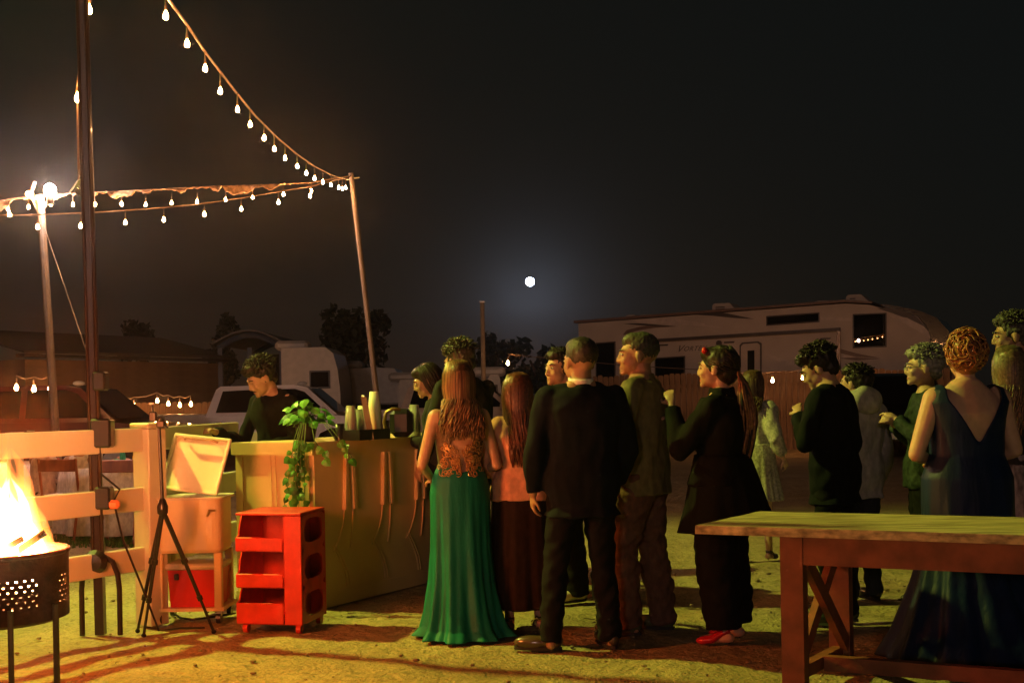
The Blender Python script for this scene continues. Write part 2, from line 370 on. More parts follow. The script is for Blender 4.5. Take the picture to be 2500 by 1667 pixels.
# ------------------------------------------------------------------ pickups
def pickup(label, loc, rz, paint, name='pickup_truck'):
    t = thing(name, label, 'pickup truck', loc, rz)     # +x is the front, side towards -y
    pm = paint
    lower = [(0, .55), (.05, 1.12), (.1, 1.16), (1.75, 1.16), (1.8, 1.12), (4.55, 1.12), (5.6, 1.02), (5.78, .9), (5.8, .5), (5.5, .42), (5.25, .42), (5.15, .7), (4.9, .82), (4.6, .82), (4.35, .7), (4.25, .42), (1.6, .42), (1.5, .7), (1.25, .82), (.95, .82), (.7, .7), (.6, .45), (.1, .45)]
    lo = MB().prism(lower, (0, -.97, 0), (1, 0, 0), (0, 0, 1), (0, 1.94, 0)).build('body', pm, t)
    cab = [[V(x, y * s_, z) for (x, z) in [(1.78, 1.1), (2.0, 1.72), (2.1, 1.79), (3.75, 1.80), (4.05, 1.74), (4.75, 1.12)]] for s_, y in ((1, -.92), (.88, -.92), (.88, .92), (1, .92))]
    a, b = [V(p.x, -.93, p.z) if p.z < 1.3 else V(p.x, -.76, p.z) for p in cab[0]], [V(p.x, .93, p.z) if p.z < 1.3 else V(p.x, .76, p.z) for p in cab[0]]
    MB().rings([a, b]).build('cab', pm, t)
    def side(poly, s_):
        sl = lambda z: -s_ * (.93 - (z - 1.12) / .68 * .17)
        return [V(x, sl(z) - s_ * .006, z) for x, z in poly]
    for s_ in (1, -1):
        for poly in ([(2.02, 1.2), (2.16, 1.68), (2.95, 1.71), (2.95, 1.2)], [(3.07, 1.2), (3.07, 1.71), (3.78, 1.71), (4.0, 1.64), (4.48, 1.2)]):
            q = side(poly, s_); MB().rings([q, [p - V(0, s_ * .008, 0) for p in q]]).build('side_window', glass_dark, t)
        MB().box((4.42, -s_ * 1.05, 1.2), (.12, .22, .2), bev=.04).build('wing_mirror', pm, t)
        for dx in (2.1, 3.2): MB().box((dx, -s_ * .985, .98), (.16, .03, .03), bev=.01).build('door_handle', chrome, t)
        for x in (1.1, 4.75):
            wh = MB().tube([(x, -s_ * .72, .39), (x, -s_ * .98, .39)], .39, 22).build('wheel', tyre_m, t)
            MB().tube([(x, -s_ * .97, .39), (x, -s_ * .995, .39)], .23, 12).build('rim', steel, wh)
        MB().box((5.74, -s_ * .75, .9), (.14, .3, .2), bev=.03).build('headlight', mat('lamp_glass', (.5, .5, .5), .15), t)
        MB().box((.03, -s_ * .85, .95), (.08, .14, .36), bev=.02).build('tail_light', mat('tail_red', (.35, .01, .01), .3), t)
    ws = [V(4.12, -.7, 1.70), V(4.12, .7, 1.70), V(4.73, .85, 1.16), V(4.73, -.85, 1.16)]; n_ = V(.68, 0, .72) * .02
    MB().rings([[p + n_ for p in ws], [p + n_ * 1.5 for p in ws]]).build('windscreen', glass_dark, t)
    MB().box((5.82, 0, .82), (.06, 1.0, .28), bev=.02).build('grille', black_metal, t)
    MB().box((5.86, 0, .84), (.02, .9, .04)).build('grille_bar', chrome, t)
    MB().box((5.86, 0, .55), (.14, 1.8, .2), bev=.04).build('bumper', chrome, t)
    bed = MB().box((.92, 0, 1.165), (1.5, 1.6, .02)).build('bed_floor', black_metal, t)
    MB().ell((3.9, -.5, 1.83), (.12, .08, .05), 10, 6).build('roof_light', mat('lamp_glass', (.5, .5, .5), .15), t)
    return t
truckwhite = mat('truck_white', (.82, .76, .77), .3, coat=.6, var=.03)
c = P(305, 1012, 27.5); pickup('white crew cab pickup parked beyond the rail fence behind the bartender', (c.x, 27.5 + .97, 0), 0, truckwhite)
c = P(-40, 1012, 22); pickup('dark red pickup behind the fire at the far end of the fence', (c.x - 2.4, 23.5, 0), R(-4), mat('truck_red', (.06, .006, .005), .35, coat=.5))
c = P(930, 1000, 31); pickup('silver grey pickup behind the stacked paper cups on the bar', (c.x - 1.4, 32.5, 0), R(2), mat('truck_silver', (.38, .32, .29), .35, coat=.5))
c = P(2290, 1000, 25); pickup('black pickup with chrome grille facing the crowd by the plank fence', (c.x + .6, 29.5, 0), R(-108), mat('truck_black', (.006, .006, .007), .25, coat=.7))

# ------------------------------------------------------------------ motorhome (fifth wheel)
def motorhome():
    A = P(1412, 960, 38); B = P(2330, 960, 33.2)
    fm, d, nr = plane_map((A.x, 38), (B.x, 33.2)); O = V(A.x, 38, 0)
    t = thing('camper_trailer', 'big tan fifth-wheel camper with swooshes, dark windows and lettering behind the plank fence', 'camper', O)
    tan = mat('camper_tan', (.48, .39, .32), .55, var=.08, vscale=1.5); dk = mat('camper_dark', (.045, .03, .027), .35); lt = mat('camper_cream', (.52, .42, .36), .35); md = mat('camper_brown', (.15, .085, .06), .4)
    q = lambda pts: [fm(*p) for p in pts]
    def pr(pts, name, m, off, th, parent=t, uz=None):
        return MB().prism(uz if uz else q(pts), nr * off, d, (0, 0, 1), nr * th).build(name, m, parent)
    body = q([(1412, 790), (2062, 741), (2120, 744), (2240, 772), (2262, 800), (2285, 880), (2296, 955)])
    pts = body + [(body[-1][0], 1.35), (body[-1][0] - 2.6, 1.3), (body[-1][0] - 2.9, .75), (body[0][0], .75)]
    pr(None, 'body', tan, 0, -2.45, uz=pts)
    cap = q([(2150, 746), (2243, 771), (2264, 800), (2290, 880), (2302, 960)]) ; cap2 = q([(2335, 960), (2340, 880), (2322, 815), (2285, 775), (2240, 757), (2160, 742)])
    pr(None, 'front_cap', mat('cap_black', (.02, .02, .03), .15, coat=1), .02, -2.5, uz=cap + cap2)
    pr([(1402, 789), (2062, 738), (2130, 741), (2130, 736), (2060, 732), (1402, 783)], 'roof_edge', md, .05, -2.55)
    def win(x0, y0, x1, y1, skew, nm='window', par=t):
        mx = (x0 + x1) / 2; f = lambda x, y: (x, y + skew * (x - mx) * -.07)
        fr = pr([f(x0 - 3, y0 - 3), f(x1 + 3, y0 - 3), f(x1 + 3, y1 + 3), f(x0 - 3, y1 + 3)], nm, dk, 0, .03, par)
        pr([f(x0, y0), f(x1, y0), f(x1, y1), f(x0, y1)], 'pane', glass_dark, .031, .006, fr)
    win(1458, 838, 1500, 952, 1); win(1602, 874, 1670, 958, 1); win(1874, 770, 1998, 788, 1); win(2085, 768, 2162, 846, .6)
    dr = pr([(1806, 843), (1812, 836), (1852, 833), (1860, 838), (1860, 960), (1806, 960)], 'door', dk, 0, .03)
    pr([(1810, 846), (1815, 840), (1850, 837), (1856, 842), (1856, 960), (1810, 960)], 'door_panel', tan, .031, .012, dr)
    pr([(1826, 856), (1843, 855), (1843, 915), (1826, 916)], 'door_window', glass_dark, .045, .008, dr)
    pr([(1814, 925), (1819, 925), (1819, 932), (1814, 932)], 'door_handle', chrome, .045, .03, dr)
    pr([(1552, 831), (2052, 800), (2052, 808), (1552, 838)], 'awning', dk, 0, .14)
    pr([(2044, 806), (2053, 806), (2053, 945), (2046, 945)], 'awning_arm', mat('arm_metal', (.10, .07, .05), .25, .8), 0, .09)
    SW = [(lt, [(1552, 782), (1600, 778), (1650, 779), (1700, 786), (1770, 801), (1690, 794), (1640, 792), (1590, 789), (1555, 787)]),
          (md, [(1520, 818), (1530, 806), (1560, 798), (1600, 792), (1655, 797), (1600, 800), (1560, 806), (1535, 815)]),
          (dk, [(1520, 790), (1560, 789), (1600, 792), (1655, 797), (1615, 797), (1560, 794)]),
          (dk, [(1690, 768), (1760, 762), (1800, 770), (1842, 779), (1790, 776), (1740, 771)]),
          (lt, [(2004, 775), (2040, 774), (2078, 777), (2078, 784), (2040, 783), (2004, 780)]),
          (dk, [(2140, 752), (2195, 750), (2240, 775), (2262, 800), (2262, 812), (2225, 782), (2180, 765)]),
          (lt, [(2168, 768), (2215, 776), (2255, 796), (2272, 815), (2274, 828), (2240, 808), (2205, 788)]),
          (lt, [(1862, 863), (1880, 866), (1915, 878), (1958, 893), (1958, 897), (1910, 886), (1870, 870)]),
          (md, [(1980, 839), (2030, 845), (2090, 862), (2150, 874), (2090, 871), (2030, 857)]),
          (lt, [(2055, 868), (2100, 872), (2155, 878), (2120, 880), (2060, 874)]),
          (md, [(2048, 874), (2090, 872), (2150, 876), (2090, 880)])]
    for i, (m_, p_) in enumerate(SW): pr(p_, 'stripe', m_, .002, .004 + .001 * i)
    for xy in ((1618, 843), (1780, 836), (2015, 827)): pr([(xy[0] - 12, xy[1] - 2), (xy[0] + 14, xy[1] - 3), (xy[0] + 12, xy[1] + 1), (xy[0] - 12, xy[1] + 2)], 'side_vent', dk, .002, .02)
    u, z = fm(1756, 838); MB().tube([d * u + V(0, 0, z) + nr * .001, d * u + V(0, 0, z) + nr * .05], .085, 18).build('speaker', dk, t)
    # lettering
    cu = bpy.data.curves.new('lettering', 'FONT'); cu.body = 'ORTEX'; cu.size = .20; cu.shear = .45; cu.extrude = .004; cu.space_character = 1.12
    cb = bpy.data.curves.new('lettering', 'FONT'); cb.body = 'V'; cb.size = .30; cb.shear = .6; cb.extrude = .004
    for cc, px_, py_ in ((cb, 1650, 860), (cu, 1668, 857)):
        o = bpy.data.objects.new('tmp', cc); col.objects.link(o); dg = bpy.context.evaluated_depsgraph_get(); me = bpy.data.meshes.new_from_object(o.evaluated_get(dg)); bpy.data.objects.remove(o)
        me.materials.clear(); uu, zz = fm(px_, py_); Mx = Matrix((d, (0, 0, 1), nr)).transposed().to_4x4(); me.transform(Matrix.Translation(d * uu + V(0, 0, zz) + nr * .008) @ Mx)
        link('lettering', me, dk, t)
    for (x0, x1, y0, y1, nm) in ((1722, 1790, 738, 763, 'air_conditioner'), (2054, 2118, 716, 739, 'air_conditioner'), (1508, 1535, 766, 780, 'roof_vent'), (1978, 2012, 731, 744, 'roof_vent'), (1540, 1655, 766, 773, 'roof_rack')):
        u0, z1 = fm(x0, y0); u1, z0 = fm(x1, y1); k = .25 if nm == 'air_conditioner' else .06
        poly = [(u0, z0 - .12), (u0, z1 - .05), (u0 + .06, z1), (u1 - k * 1.2, z1), (u1, z0), (u1, z0 - .12)]
        a = MB().prism(poly, -nr * .7, d, (0, 0, 1), -nr * .9).build(nm, tan, t)
        if nm == 'air_conditioner':
            for j in range(3): MB().prism([(u0 + .1, z1 - .1 - j * .06), (u1 - .45, z1 - .1 - j * .06), (u1 - .45, z1 - .13 - j * .06), (u0 + .1, z1 - .13 - j * .06)], -nr * .7, d, (0, 0, 1), nr * .01).build('slot', dk, a)
    for u in (4.2, 5.2):
        wh = MB().tube([d * u + V(0, 0, .42), d * u + V(0, 0, .42) - nr * .3], .42, 22).build('wheel', tyre_m, t); MB().tube([d * u + V(0, 0, .42) + nr * .01, d * u + V(0, 0, .42) - nr * .02], .22, 14).build('rim', steel, wh)
    for u in (.5, 9.0): MB().box(d * u - nr * .4 + V(0, 0, .4), (.1, .1, .8)).build('landing_leg', steel, t)
motorhome()

# ------------------------------------------------------------------ plank fences
def plank_fence(label, xa, Da, xb, Db, h, step=.15):
    A = P(xa, 960, Da); A.z = 0; B = P(xb, 960, Db); B.z = 0; d = (B - A).normalized(); L = (B - A).length; nr = V(d.y, -d.x, 0)
    t = thing('plank_fence', label, 'fence', A); wm = mat('fence_wood', (.20, .115, .06), .85, var=.35, vscale=4, bump=.004, stretch=(3, 3, .4))
    meshes = []
    for k in range(4):
        hh = h + U(-.03, .03); meshes.append(MB().prism([(-.068, 0), (.068, 0), (.068, hh - .04), (.045, hh), (-.045, hh), (-.068, hh - .04)], (0, 0, 0), d, (0, 0, 1), nr * .022).mesh('plank')); meshes[-1].materials.append(wm)
    for i in range(int(L / step)):
        o = bpy.data.objects.new('plank', random.choice(meshes)); col.objects.link(o); o.parent = t; o.location = d * (i * step + .07) + nr * U(.002, .012)
    for z in (.3, h - .35): MB().prism([(0, z), (L, z), (L, z + .09), (0, z + .09)], nr * -.045, d, (0, 0, 1), nr * .04).build('rail', wm, t)
    for i in range(int(L / 2.4) + 1): MB().box(d * (i * 2.4 + .05) - nr * .1 + V(0, 0, h / 2), (.09, .09, h - .1)).build('post', wm, t)
    return A, d, nr
FA, Fd, Fn = plank_fence('tall brown plank fence with bulbs in front of the big camper', 1395, 33, 2330, 29.5, 1.95)
FB, Gd, Gn = plank_fence('brown plank fence with bulbs, beyond the bed of the white pickup', 236, 30, 560, 31.5, 1.45)
# lamp-post
lp = P(1180, 900, 30); t = thing('wooden_pole', 'plain weathered pole standing alone below the bright white light', 'pole', (lp.x, 30, 0))
MB().tube([(0, 0, 0), (0, 0, P(1180, 736, 30).z)], [.065, .05], 10).build('shaft', mat('old_wood', (.26, .21, .15), .9, bump=.004), t)
MB().box((0, -.02, P(1180, 737, 30).z), (.12, .12, .03)).build('cap', steel, t)
# bright moon, beyond the haze
lp = P(1294, 688, 620); t = thing('moon', 'glaring round blue-white moon in the dark sky above the wooden pole', 'moon', lp)
MB().ell((0, 0, 0), (2.15, 2.15, 2.15), 56, 37).build('moon_disc', mat('moon_glow', (.9, .9, 1), .5, var=0, emit=(.66, .77, 1), estr=85), t, True)

# ------------------------------------------------------------------ poles and string lights
def pole(label, a, b, r0, m, base=None, name='light_pole'):
    a = Vector(a); b = Vector(b); t = thing(name, label, 'pole', (a.x, a.y, 0)); MB().tube([(0, 0, a.z), b - V(a.x, a.y, 0)], [r0, r0 * .9], 10).build('shaft', m, t)
    return t
galv = mat('galvanised', (.20, .16, .13), .5, .6, bump=.002, bscale=20)
p0 = G(918, 1255); D_RP = 15.0
rb = P(926, 1020, D_RP); rt = P(857, 423, D_RP); k = rb.z / (rt.z - rb.z); base = rb - (rt - rb) * k
t = pole('thin metal pole leaning left, holding the right ends of the string lights', base, rt, .035, galv)
MB().tube([rt - V(base.x, base.y, 0) + V(-.06, 0, -.08), rt - V(base.x, base.y, 0) + V(.1, 0, -.05)], .012, 6).build('hook', steel, t)
lb_ = P(132, 1000, 14); lt_ = P(98, 478, 14); k = lb_.z / (lt_.z - lb_.z); base = lb_ - (lt_ - lb_) * k
t = pole('pale thin pole at the far left beneath the brightest bulb', base, lt_, .05, galv)
MB().tube([lt_ - V(base.x, base.y, 0) + V(-.1, 0, .0), lt_ - V(base.x, base.y, 0) + V(.0, 0, -.25), lt_ - V(base.x, base.y, 0) + V(.12, 0, .02)], .02, 6).build('bracket', galv, t)
gy = MB().tube([P(108, 555, 14), P(215, 870, 13)], .006, 5).build('guy_wire', steel); tag(gy, 'thin slanting wire between the pale pole and the black pole', 'wire')

bulb_m = mat('bulb_glow', (1, .8, .5), .4, var=0, emit=(1, .42, .13), estr=800)
far_bulb = mat('far_bulb_glow', (1, .8, .5), .4, var=0, emit=(1, .40, .12), estr=260)
sock_m = mat('socket_rubber', (.16, .10, .07), .5)
glass_clear = mat('clear_glass', (.9, .9, .9), .05, var=0, trans=.9)
def bulb_mesh(r_):
    return MB().lathe([(.002, r_ * 2.1), (r_ * .4, r_ * 2.0), (r_ * .55, r_ * 1.3), (r_ * .9, r_ * .7), (r_, r_ * .2), (r_ * .86, -r_ * .55), (r_ * .4, -r_ * .95), (.001, -r_)], n=10)
BM = {}
def string(label, pts, cable, r_=.032, m=None, cr=.008, name='string_light', drop=.075):
    t = thing(name, label, 'string lights', pts[0]); o0 = Vector(pts[0]); mm = m or bulb_m
    if cable: MB().tube([Vector(p) - o0 for p in cable], cr, 6).build('cable', sock_m, t)
    key = (r_, mm.name)
    if key not in BM:
        a = bulb_mesh(r_).mesh('bulb'); a.materials.append(mm); a.polygons.foreach_set('use_smooth', [True] * len(a.polygons))
        b = MB().lathe([(r_ * .3, r_ * 5), (r_ * .5, r_ * 4.2), (r_ * .5, r_ * 2.6), (r_ * .3, r_ * 2.5)], n=8).tube([(0, 0, r_ * 4.5), (0, 0, r_ * 3 + drop)], .004, 5).mesh('socket'); b.materials.append(sock_m); BM[key] = (a, b)
    for p in pts:
        o = bpy.data.objects.new('bulb', BM[key][0]); col.objects.link(o); o.parent = t; o.location = Vector(p) - o0
        s_ = bpy.data.objects.new('socket', BM[key][1]); col.objects.link(s_); s_.parent = o
    return t
b1 = [(405, 42), (457, 110), (501, 170), (538, 225), (580, 270), (611, 306), (645, 339), (670, 366), (696, 388), (726, 408), (748, 424), (768, 437), (788, 446), (808, 453), (827, 459), (836, 462), (844, 460)]
pts = [P(x, y, 5.8 + i * .56) for i, (x, y) in enumerate(b1)]
cab = [P(392, -25, 5.4), P(412, 0, 5.7)] + [P(x, y, 5.9 + 9 * k) for k, (x, y) in ((0.06, (461, 68)), (.12, (502, 130)), (.2, (545, 185)), (.28, (578, 228)), (.38, (625, 285)), (.48, (675, 335)), (.58, (725, 377)), (.7, (770, 408)), (.82, (815, 430)), (.93, (845, 436)))] + [rt + V(0, 0, -.03)]
string('long string of warm bulbs sweeping down from the top edge to the leaning pole', pts, cab, .0125)
b2 = [(19, 510), (70, 507), (124, 500), (178, 501), (232, 501), (297, 500), (356, 501), (419, 497), (481, 494), (551, 489), (617, 483), (692, 476), (760, 468)]
pts = [P(x, y, 14.2 + .8 * x / 760) for x, y in b2]
cab = [P(x, y, 14.2 + .8 * x / 760) for x, y in ((-40, 497), (0, 490), (95, 476), (230, 470), (380, 463), (520, 455), (650, 452), (760, 446), (850, 430))]
string('upper level string of warm bulbs hung under the crumpled garland', pts, cab, .0145)
b3 = [(23, 525), (92, 556), (197, 553), (306, 545), (400, 538), (499, 525), (589, 512), (680, 495), (757, 480)]
pts = [P(x, y, 11.5 + 3.3 * x / 850) for x, y in b3]
cab = [P(x, y, 11.5 + 3.3 * x / 850) for x, y in ((-40, 526), (100, 524), (250, 517), (400, 507), (500, 497), (620, 478), (760, 455), (850, 432))]
string('lower string of warm bulbs on long drops, nearer than the garland', pts, cab, .0155, drop=.08)
pts = [P(217, 28, 8.2), P(190, 243, 8.6)]
string('two large warm bulbs hanging against the black pole', pts, [P(225, -40, 8), P(213, 6, 8.2), P(188, 215, 8.6), P(192, 440, 9.2), P(170, 470, 12)], .021)
ub = P(197, 465, 9.2); t = thing('unlit_bulb', 'unlit clear glass bulb hanging left of the black pole', 'bulb', ub)
bulb_mesh(.045).build('glass', glass_clear, t, True); MB().lathe([(.012, .22), (.022, .2), (.022, .12), (.012, .11)], n=10).build('socket', sock_m, t)
bb = P(122, 465, 13.8); t = thing('bright_lamp', 'brightest white-pink lamp on top of the pale far-left pole', 'lamp', bb)
MB().ell((0, 0, 0), (.065, .065, .075), 14, 9).build('bulb', mat('bright_lamp_glow', (1, .9, .9), .4, var=0, emit=(1, .70, .60), estr=1500), t, True)
MB().lathe([(.03, -.16), (.04, -.12), (.04, -.07), (.03, -.06)], n=12).build('socket', sock_m, t)
s2 = P(72, 474, 13.9); t = thing('tilted_lamp', 'small lamp tilted beside the brightest one on the far-left pole', 'lamp', s2)
MB().ell((0, 0, 0), (.045, .03, .03), 10, 7).build('bulb', bulb_m, t, True); MB().tube([(.02, 0, .03), (.06, 0, .14)], .025, 8).build('shade', sock_m, t)
# garland
def garland():
    m = mat('dry_garland', (.42, .25, .14), .8, var=.4, vscale=18, bump=.01, bscale=40); mb = MB(); n_ = 150; tb = []
    for i in range(n_ + 1):
        x = -30 + 790 * i / n_; D = 14.15 + .8 * x / 760; top = np.interp(x, [-40, 0, 95, 230, 380, 520, 650, 760], [497, 490, 476, 469, 461, 454, 450, 447])
        dp = 6 + 26 * max(0, noise.noise(V(x * .028, 1.3, 0)) + .25) + 9 * noise.noise(V(x * .1, 7, 2)); dp = max(2, dp)
        if x > 620: dp *= max(.15, (760 - x) / 140)
        row = []
        for k in range(5):
            p = P(x, top + dp * k / 4, D) + V(0, .05 * noise.noise(V(x * .12, k * 1.1, 4)) - .02 * k, 0); row.append(p)
        tb.append(row + [p + V(0, .025, 0) for p in row[::-1]])
    mb.rings(tb); o = mb.build('garland', m, None, True); tag(o, 'crumpled orange-lit fabric garland strung along the upper cable', 'garland')
garland()
def low_string(label, pix, D, group=None):
    pts = [P(x, y, D) for x, y in pix]; cb = []
    for a, b in zip(pts, pts[1:]): cb += [a + V(0, 0, .22), (a + b) / 2 + V(0, 0, .17)]
    string(label, pts, cb + [pts[-1] + V(0, 0, .22)], .035, far_bulb, .01)
low_string('row of small bulbs along the plank fence behind the white pickup', [(301, 992), (328, 992), (384, 980), (411, 987), (439, 990), (466, 988)], 29)
low_string('three small bulbs far off at the left edge above the red pickup', [(40, 948), (83, 951), (122, 949)], 21)
low_string('spaced bulbs on the plank fence below the big camper', [(1240, 888), (1822, 932), (1886, 930), (1960, 924), (2113, 926)], 28.5)

# ------------------------------------------------------------------ near black pole
def black_pole():
    D = 7.66; b = P(246, 1530, D); b.z = 0; tp = P(200, -60, D) - b; t = thing('black_pole', 'tall black square post with bent tube legs left of the tripod', 'pole', b)
    pm = mat('brown_black_metal', (.018, .010, .007), .3, .1, var=.3, vscale=4, coat=.25)
    def at(py, off=0): k = (1530 - py) / 1590; return tp * k
    n_ = (tp.normalized()); ax = V(1, 0, 0); ay = V(0, 1, 0)
    mb = MB(); mb.rings([[q + V(sx * .028, sy * .028, 0) for sx, sy in ((-1, -1), (1, -1), (1, 1), (-1, 1))] for q in (V(0, 0, 0), tp)]); mb.build('lower_post', pm, t)
    MB().tube([at(1340) + V(.032, -.035, 0), tp + V(.032, -.035, 0)], .014, 8).build('side_rail', pm, t)
    MB().tube([at(1340) + V(-.024, -.035, 0), tp + V(-.024, -.035, 0)], .010, 8).build('side_rail', pm, t)
    MB().lathe([(.001, .05), (.05, .045), (.075, 0), (.05, -.045), (.001, -.05)], at(1352) + V(0, -.06, 0), 18, M=Matrix.Rotation(R(90), 3, 'X')).build('clamp_knob', black_metal, t)
    for s_ in (-1, 1):
        q = P(205 if s_ < 0 else 297, 1530, D) - b; q.z = 0; hp = at(1350).z
        MB().tube([V(q.x, -.03, 0), V(q.x, -.03, hp - .18), V(q.x * .93, -.03, hp - .09), V(q.x * .7, -.03, hp - .01), V(q.x * .35, -.03, hp + .02), V(0, -.03, hp)], .017, 10).build('leg', pm, t)
    for py, w_, h_ in ((1045, .13, .18), (920, .08, .12), (1200, .1, .14)):
        MB().box(at(py) + V(.055, -.03, 0), (w_, .1, h_), bev=.012).build('junction_box', black_metal, t)
    MB().box(at(1208) + V(.115, -.05, -.02), (.085, .05, .055), bev=.015).build('orange_plug', mat('plug_orange', (.9, .25, .12), .5), t)
    MB().tube([at(1140) + V(.04, -.05, 0), at(1180) + V(.16, -.05, 0), at(1200) + V(.12, -.05, -.02), at(1300) + V(.17, -.05, 0), at(1400) + V(.27, -.06, 0), at(1480) + V(.38, -.06, -.1), V(.5, 0, .03), V(.62, .1, .012)], .007, 6).build('cable', black_metal, t)
black_pole()

# ------------------------------------------------------------------ rail fences
def rail_fence(label, pts2, top, post_at, rz_list, rails, pw=.15, cap=.02):
    t = thing('rail_fence', label, 'fence', (pts2[0][0], pts2[0][1], 0)); o = V(pts2[0][0], pts2[0][1], 0)
    for a, b in zip(pts2, pts2[1:]):
        a3, b3 = V(*a, 0) - o, V(*b, 0) - o; d = (b3 - a3).normalized(); L = (b3 - a3).length; nr = V(d.y, -d.x, 0)
        for z in rails:
            MB().box(a3 + d * L / 2 + V(0, 0, z), (L, .045, .15), Matrix.Rotation(math.atan2(d.y, d.x), 3, 'Z'), bev=.006).build('rail', white_paint, t)
    for (x, y) in post_at:
        p = V(x, y, 0) - o; ang = math.atan2(pts2[1][1] - pts2[0][1], pts2[1][0] - pts2[0][0])
        po = MB().box(p + V(0, 0, top / 2), (pw, pw, top), rotz(ang), bev=.006).build('post', white_paint, t)
        MB().box(p + V(0, 0, top + cap), (pw + .03, pw + .03, .035), rotz(ang), bev=.01).build('post_cap', white_paint, po)
pc = V(-2.36, 7.98)
rail_fence('near white three-rail fence between the fire and the bar', [(-4.0, 5.35), (pc.x, pc.y), (-2.16, 9.6)], 1.27, [(pc.x, pc.y), (-4.0, 5.35)], None, [1.2, .82, .435])
rail_fence('farther white rail fence around the dining tables', [(-9, 11.6), (-3.1, 11.9), (-2.3, 11.95)], 1.14, [(-6.3, 11.7), (-4.78, 11.8), (-3.1, 11.9)], None, [1.06], .12)
# ------------------------------------------------------------------ dining area beyond the fence
clothm = fabric('white_cloth', (.80, .77, .76), fold=.015, fscale=4)
woodc = mat('chair_wood', (.30, .09, .035), .4, var=.3, vscale=12, stretch=(1, 1, .2))
def round_table(label, x, y, r_=.62, items=True):
    t = thing('dining_table', label, 'table', (x, y, 0)); rs = []
    for z, k, f in ((.76, .96, 0), (.755, 1.0, 0), (.6, 1.02, .012), (.3, 1.04, .03), (.06, 1.07, .045)):
        rs.append([V((r_ * k + f * math.sin(j * 11 * 2 * math.pi / 88)) * math.cos(2 * math.pi * j / 88), (r_ * k + f * math.sin(j * 11 * 2 * math.pi / 88)) * math.sin(2 * math.pi * j / 88), z) for j in range(88)])
    MB().rings(rs).build('tablecloth', clothm, t, True)
    MB().tube([(0, 0, 0), (0, 0, .7)], .05, 10).build('leg', black_metal, t)
def chair(label, x, y, rz):
    t = thing('folding_chair', label, 'chair', (x, y, 0), rz, 'wooden chairs round the dining tables')
    MB().box((0, 0, .45), (.42, .4, .035), bev=.01).build('seat', woodc, t); MB().box((0, 0, .475), (.38, .36, .03), bev=.012).build('cushion', clothm, t)
    MB().box((0, -.21, .80), (.44, .025, .13), Matrix.Rotation(R(-8), 3, 'X'), bev=.008).build('backrest', woodc, t)
    for s_ in (-1, 1):
        MB().tube([(s_ * .21, -.28, 0), (s_ * .21, -.16, .5), (s_ * .21, -.22, .87)], .016, 6).build('leg', woodc, t)
        MB().tube([(s_ * .19, .24, 0), (s_ * .19, -.1, .47)], .016, 6).build('leg', woodc, t)
    MB().tube([(-.2, .14, .15), (.2, .14, .15)], .012, 6).build('stretcher', woodc, t)
T1 = P(330, 1200, 13.6); T2 = P(165, 1180, 14.0)
round_table('round white-clothed table with coloured favours right of the black pole', T1.x, 13.6, .78)
round_table('round white-clothed table partly behind the flames', T2.x - .6, 14.4, .62)
c = P(290, 1200, 12.7); chair('wooden chair turned its back at the table right of the black pole', c.x, 12.72, R(3))
c = P(150, 1200, 12.9); chair('wooden chair beside the flames at the second table', c.x, 13.1, R(-10))
def lump(name, label, cat, p, r_, color, n=7):
    mb = MB()
    for i in range(n): mb.ell((U(-1, 1) * r_[0] * .6, U(-1, 1) * r_[1] * .6, r_[2] * U(.2, .9)), (r_[0] * .45, r_[1] * .45, r_[2] * .5), 8, 5)
    o = mb.build(name, mat(name + '_mat', color, .6), None, True); o.location = p; tag(o, label, cat)
lump('party_favour', 'green paper favour on the white table', 'favour', P(278, 1146, 13.4) * 1, (.09, .06, .09), (.10, .42, .18))
lump('flower_heap', 'pink and peach flowers heaped on the white table', 'flowers', P(296, 1143, 13.6), (.14, .08, .1), (.65, .32, .25))
lump('blue_napkin', 'deep blue napkin on the white table', 'napkin', P(325, 1147, 13.5), (.16, .08, .05), (.05, .06, .45))
lump('yellow_cup', 'yellow cup on the white table', 'cup', P(332, 1134, 13.8), (.05, .05, .12), (.75, .5, .05), 4)
lump('teal_bottle', 'small teal bottle on the white table', 'bottle', P(301, 1148, 13.3), (.04, .04, .16), (.05, .45, .32), 5)
lump('red_cup', 'red cup on the table behind the flames', 'cup', P(140, 1150, 13.9), (.06, .06, .12), (.45, .03, .04), 4)

# ------------------------------------------------------------------ people
EYE = mat('eye_white', (.6, .58, .55), .3, var=0); IRIS = mat('iris', (.02, .012, .008), .2, var=0); LIP = mat('lips', (.42, .13, .11), .45, var=0)
def hand(mb, wr, d, nrm, side, curl=.5, s_=1.0):
    d = Vector(d).normalized(); nrm = Vector(nrm); nrm = (nrm - d * nrm.dot(d)).normalized(); x = d.cross(nrm) * side
    Mx = Matrix((x, nrm, d)).transposed()
    mb.ell(wr + d * .045 * s_, (.036 * s_, .016 * s_, .05 * s_), 10, 7, Mx)
    for i, (off, ln) in enumerate(((-.027, .060), (-.009, .072), (.009, .068), (.026, .052))):
        b = wr + d * .08 * s_ + x * off * s_; k1 = (d + nrm * curl + x * off * 3).normalized(); k2 = (d * (1 - curl) + nrm * (curl * 1.6 + .1)).normalized()
        m_ = b + k1 * ln * .5 * s_; mb.capsule(b, .0098, m_, .009, 8); mb.capsule(m_, .009, m_ + k2 * ln * .5 * s_, .0082, 8)
    b = wr + d * .03 * s_ - x * .03 * s_; m_ = b + (d * .6 - x * .7 + nrm * .3).normalized() * .035 * s_; mb.capsule(b, .012, m_, .0105, 8); mb.capsule(m_, .0105, m_ + (d + nrm * .4).normalized() * .03 * s_, .009, 8)

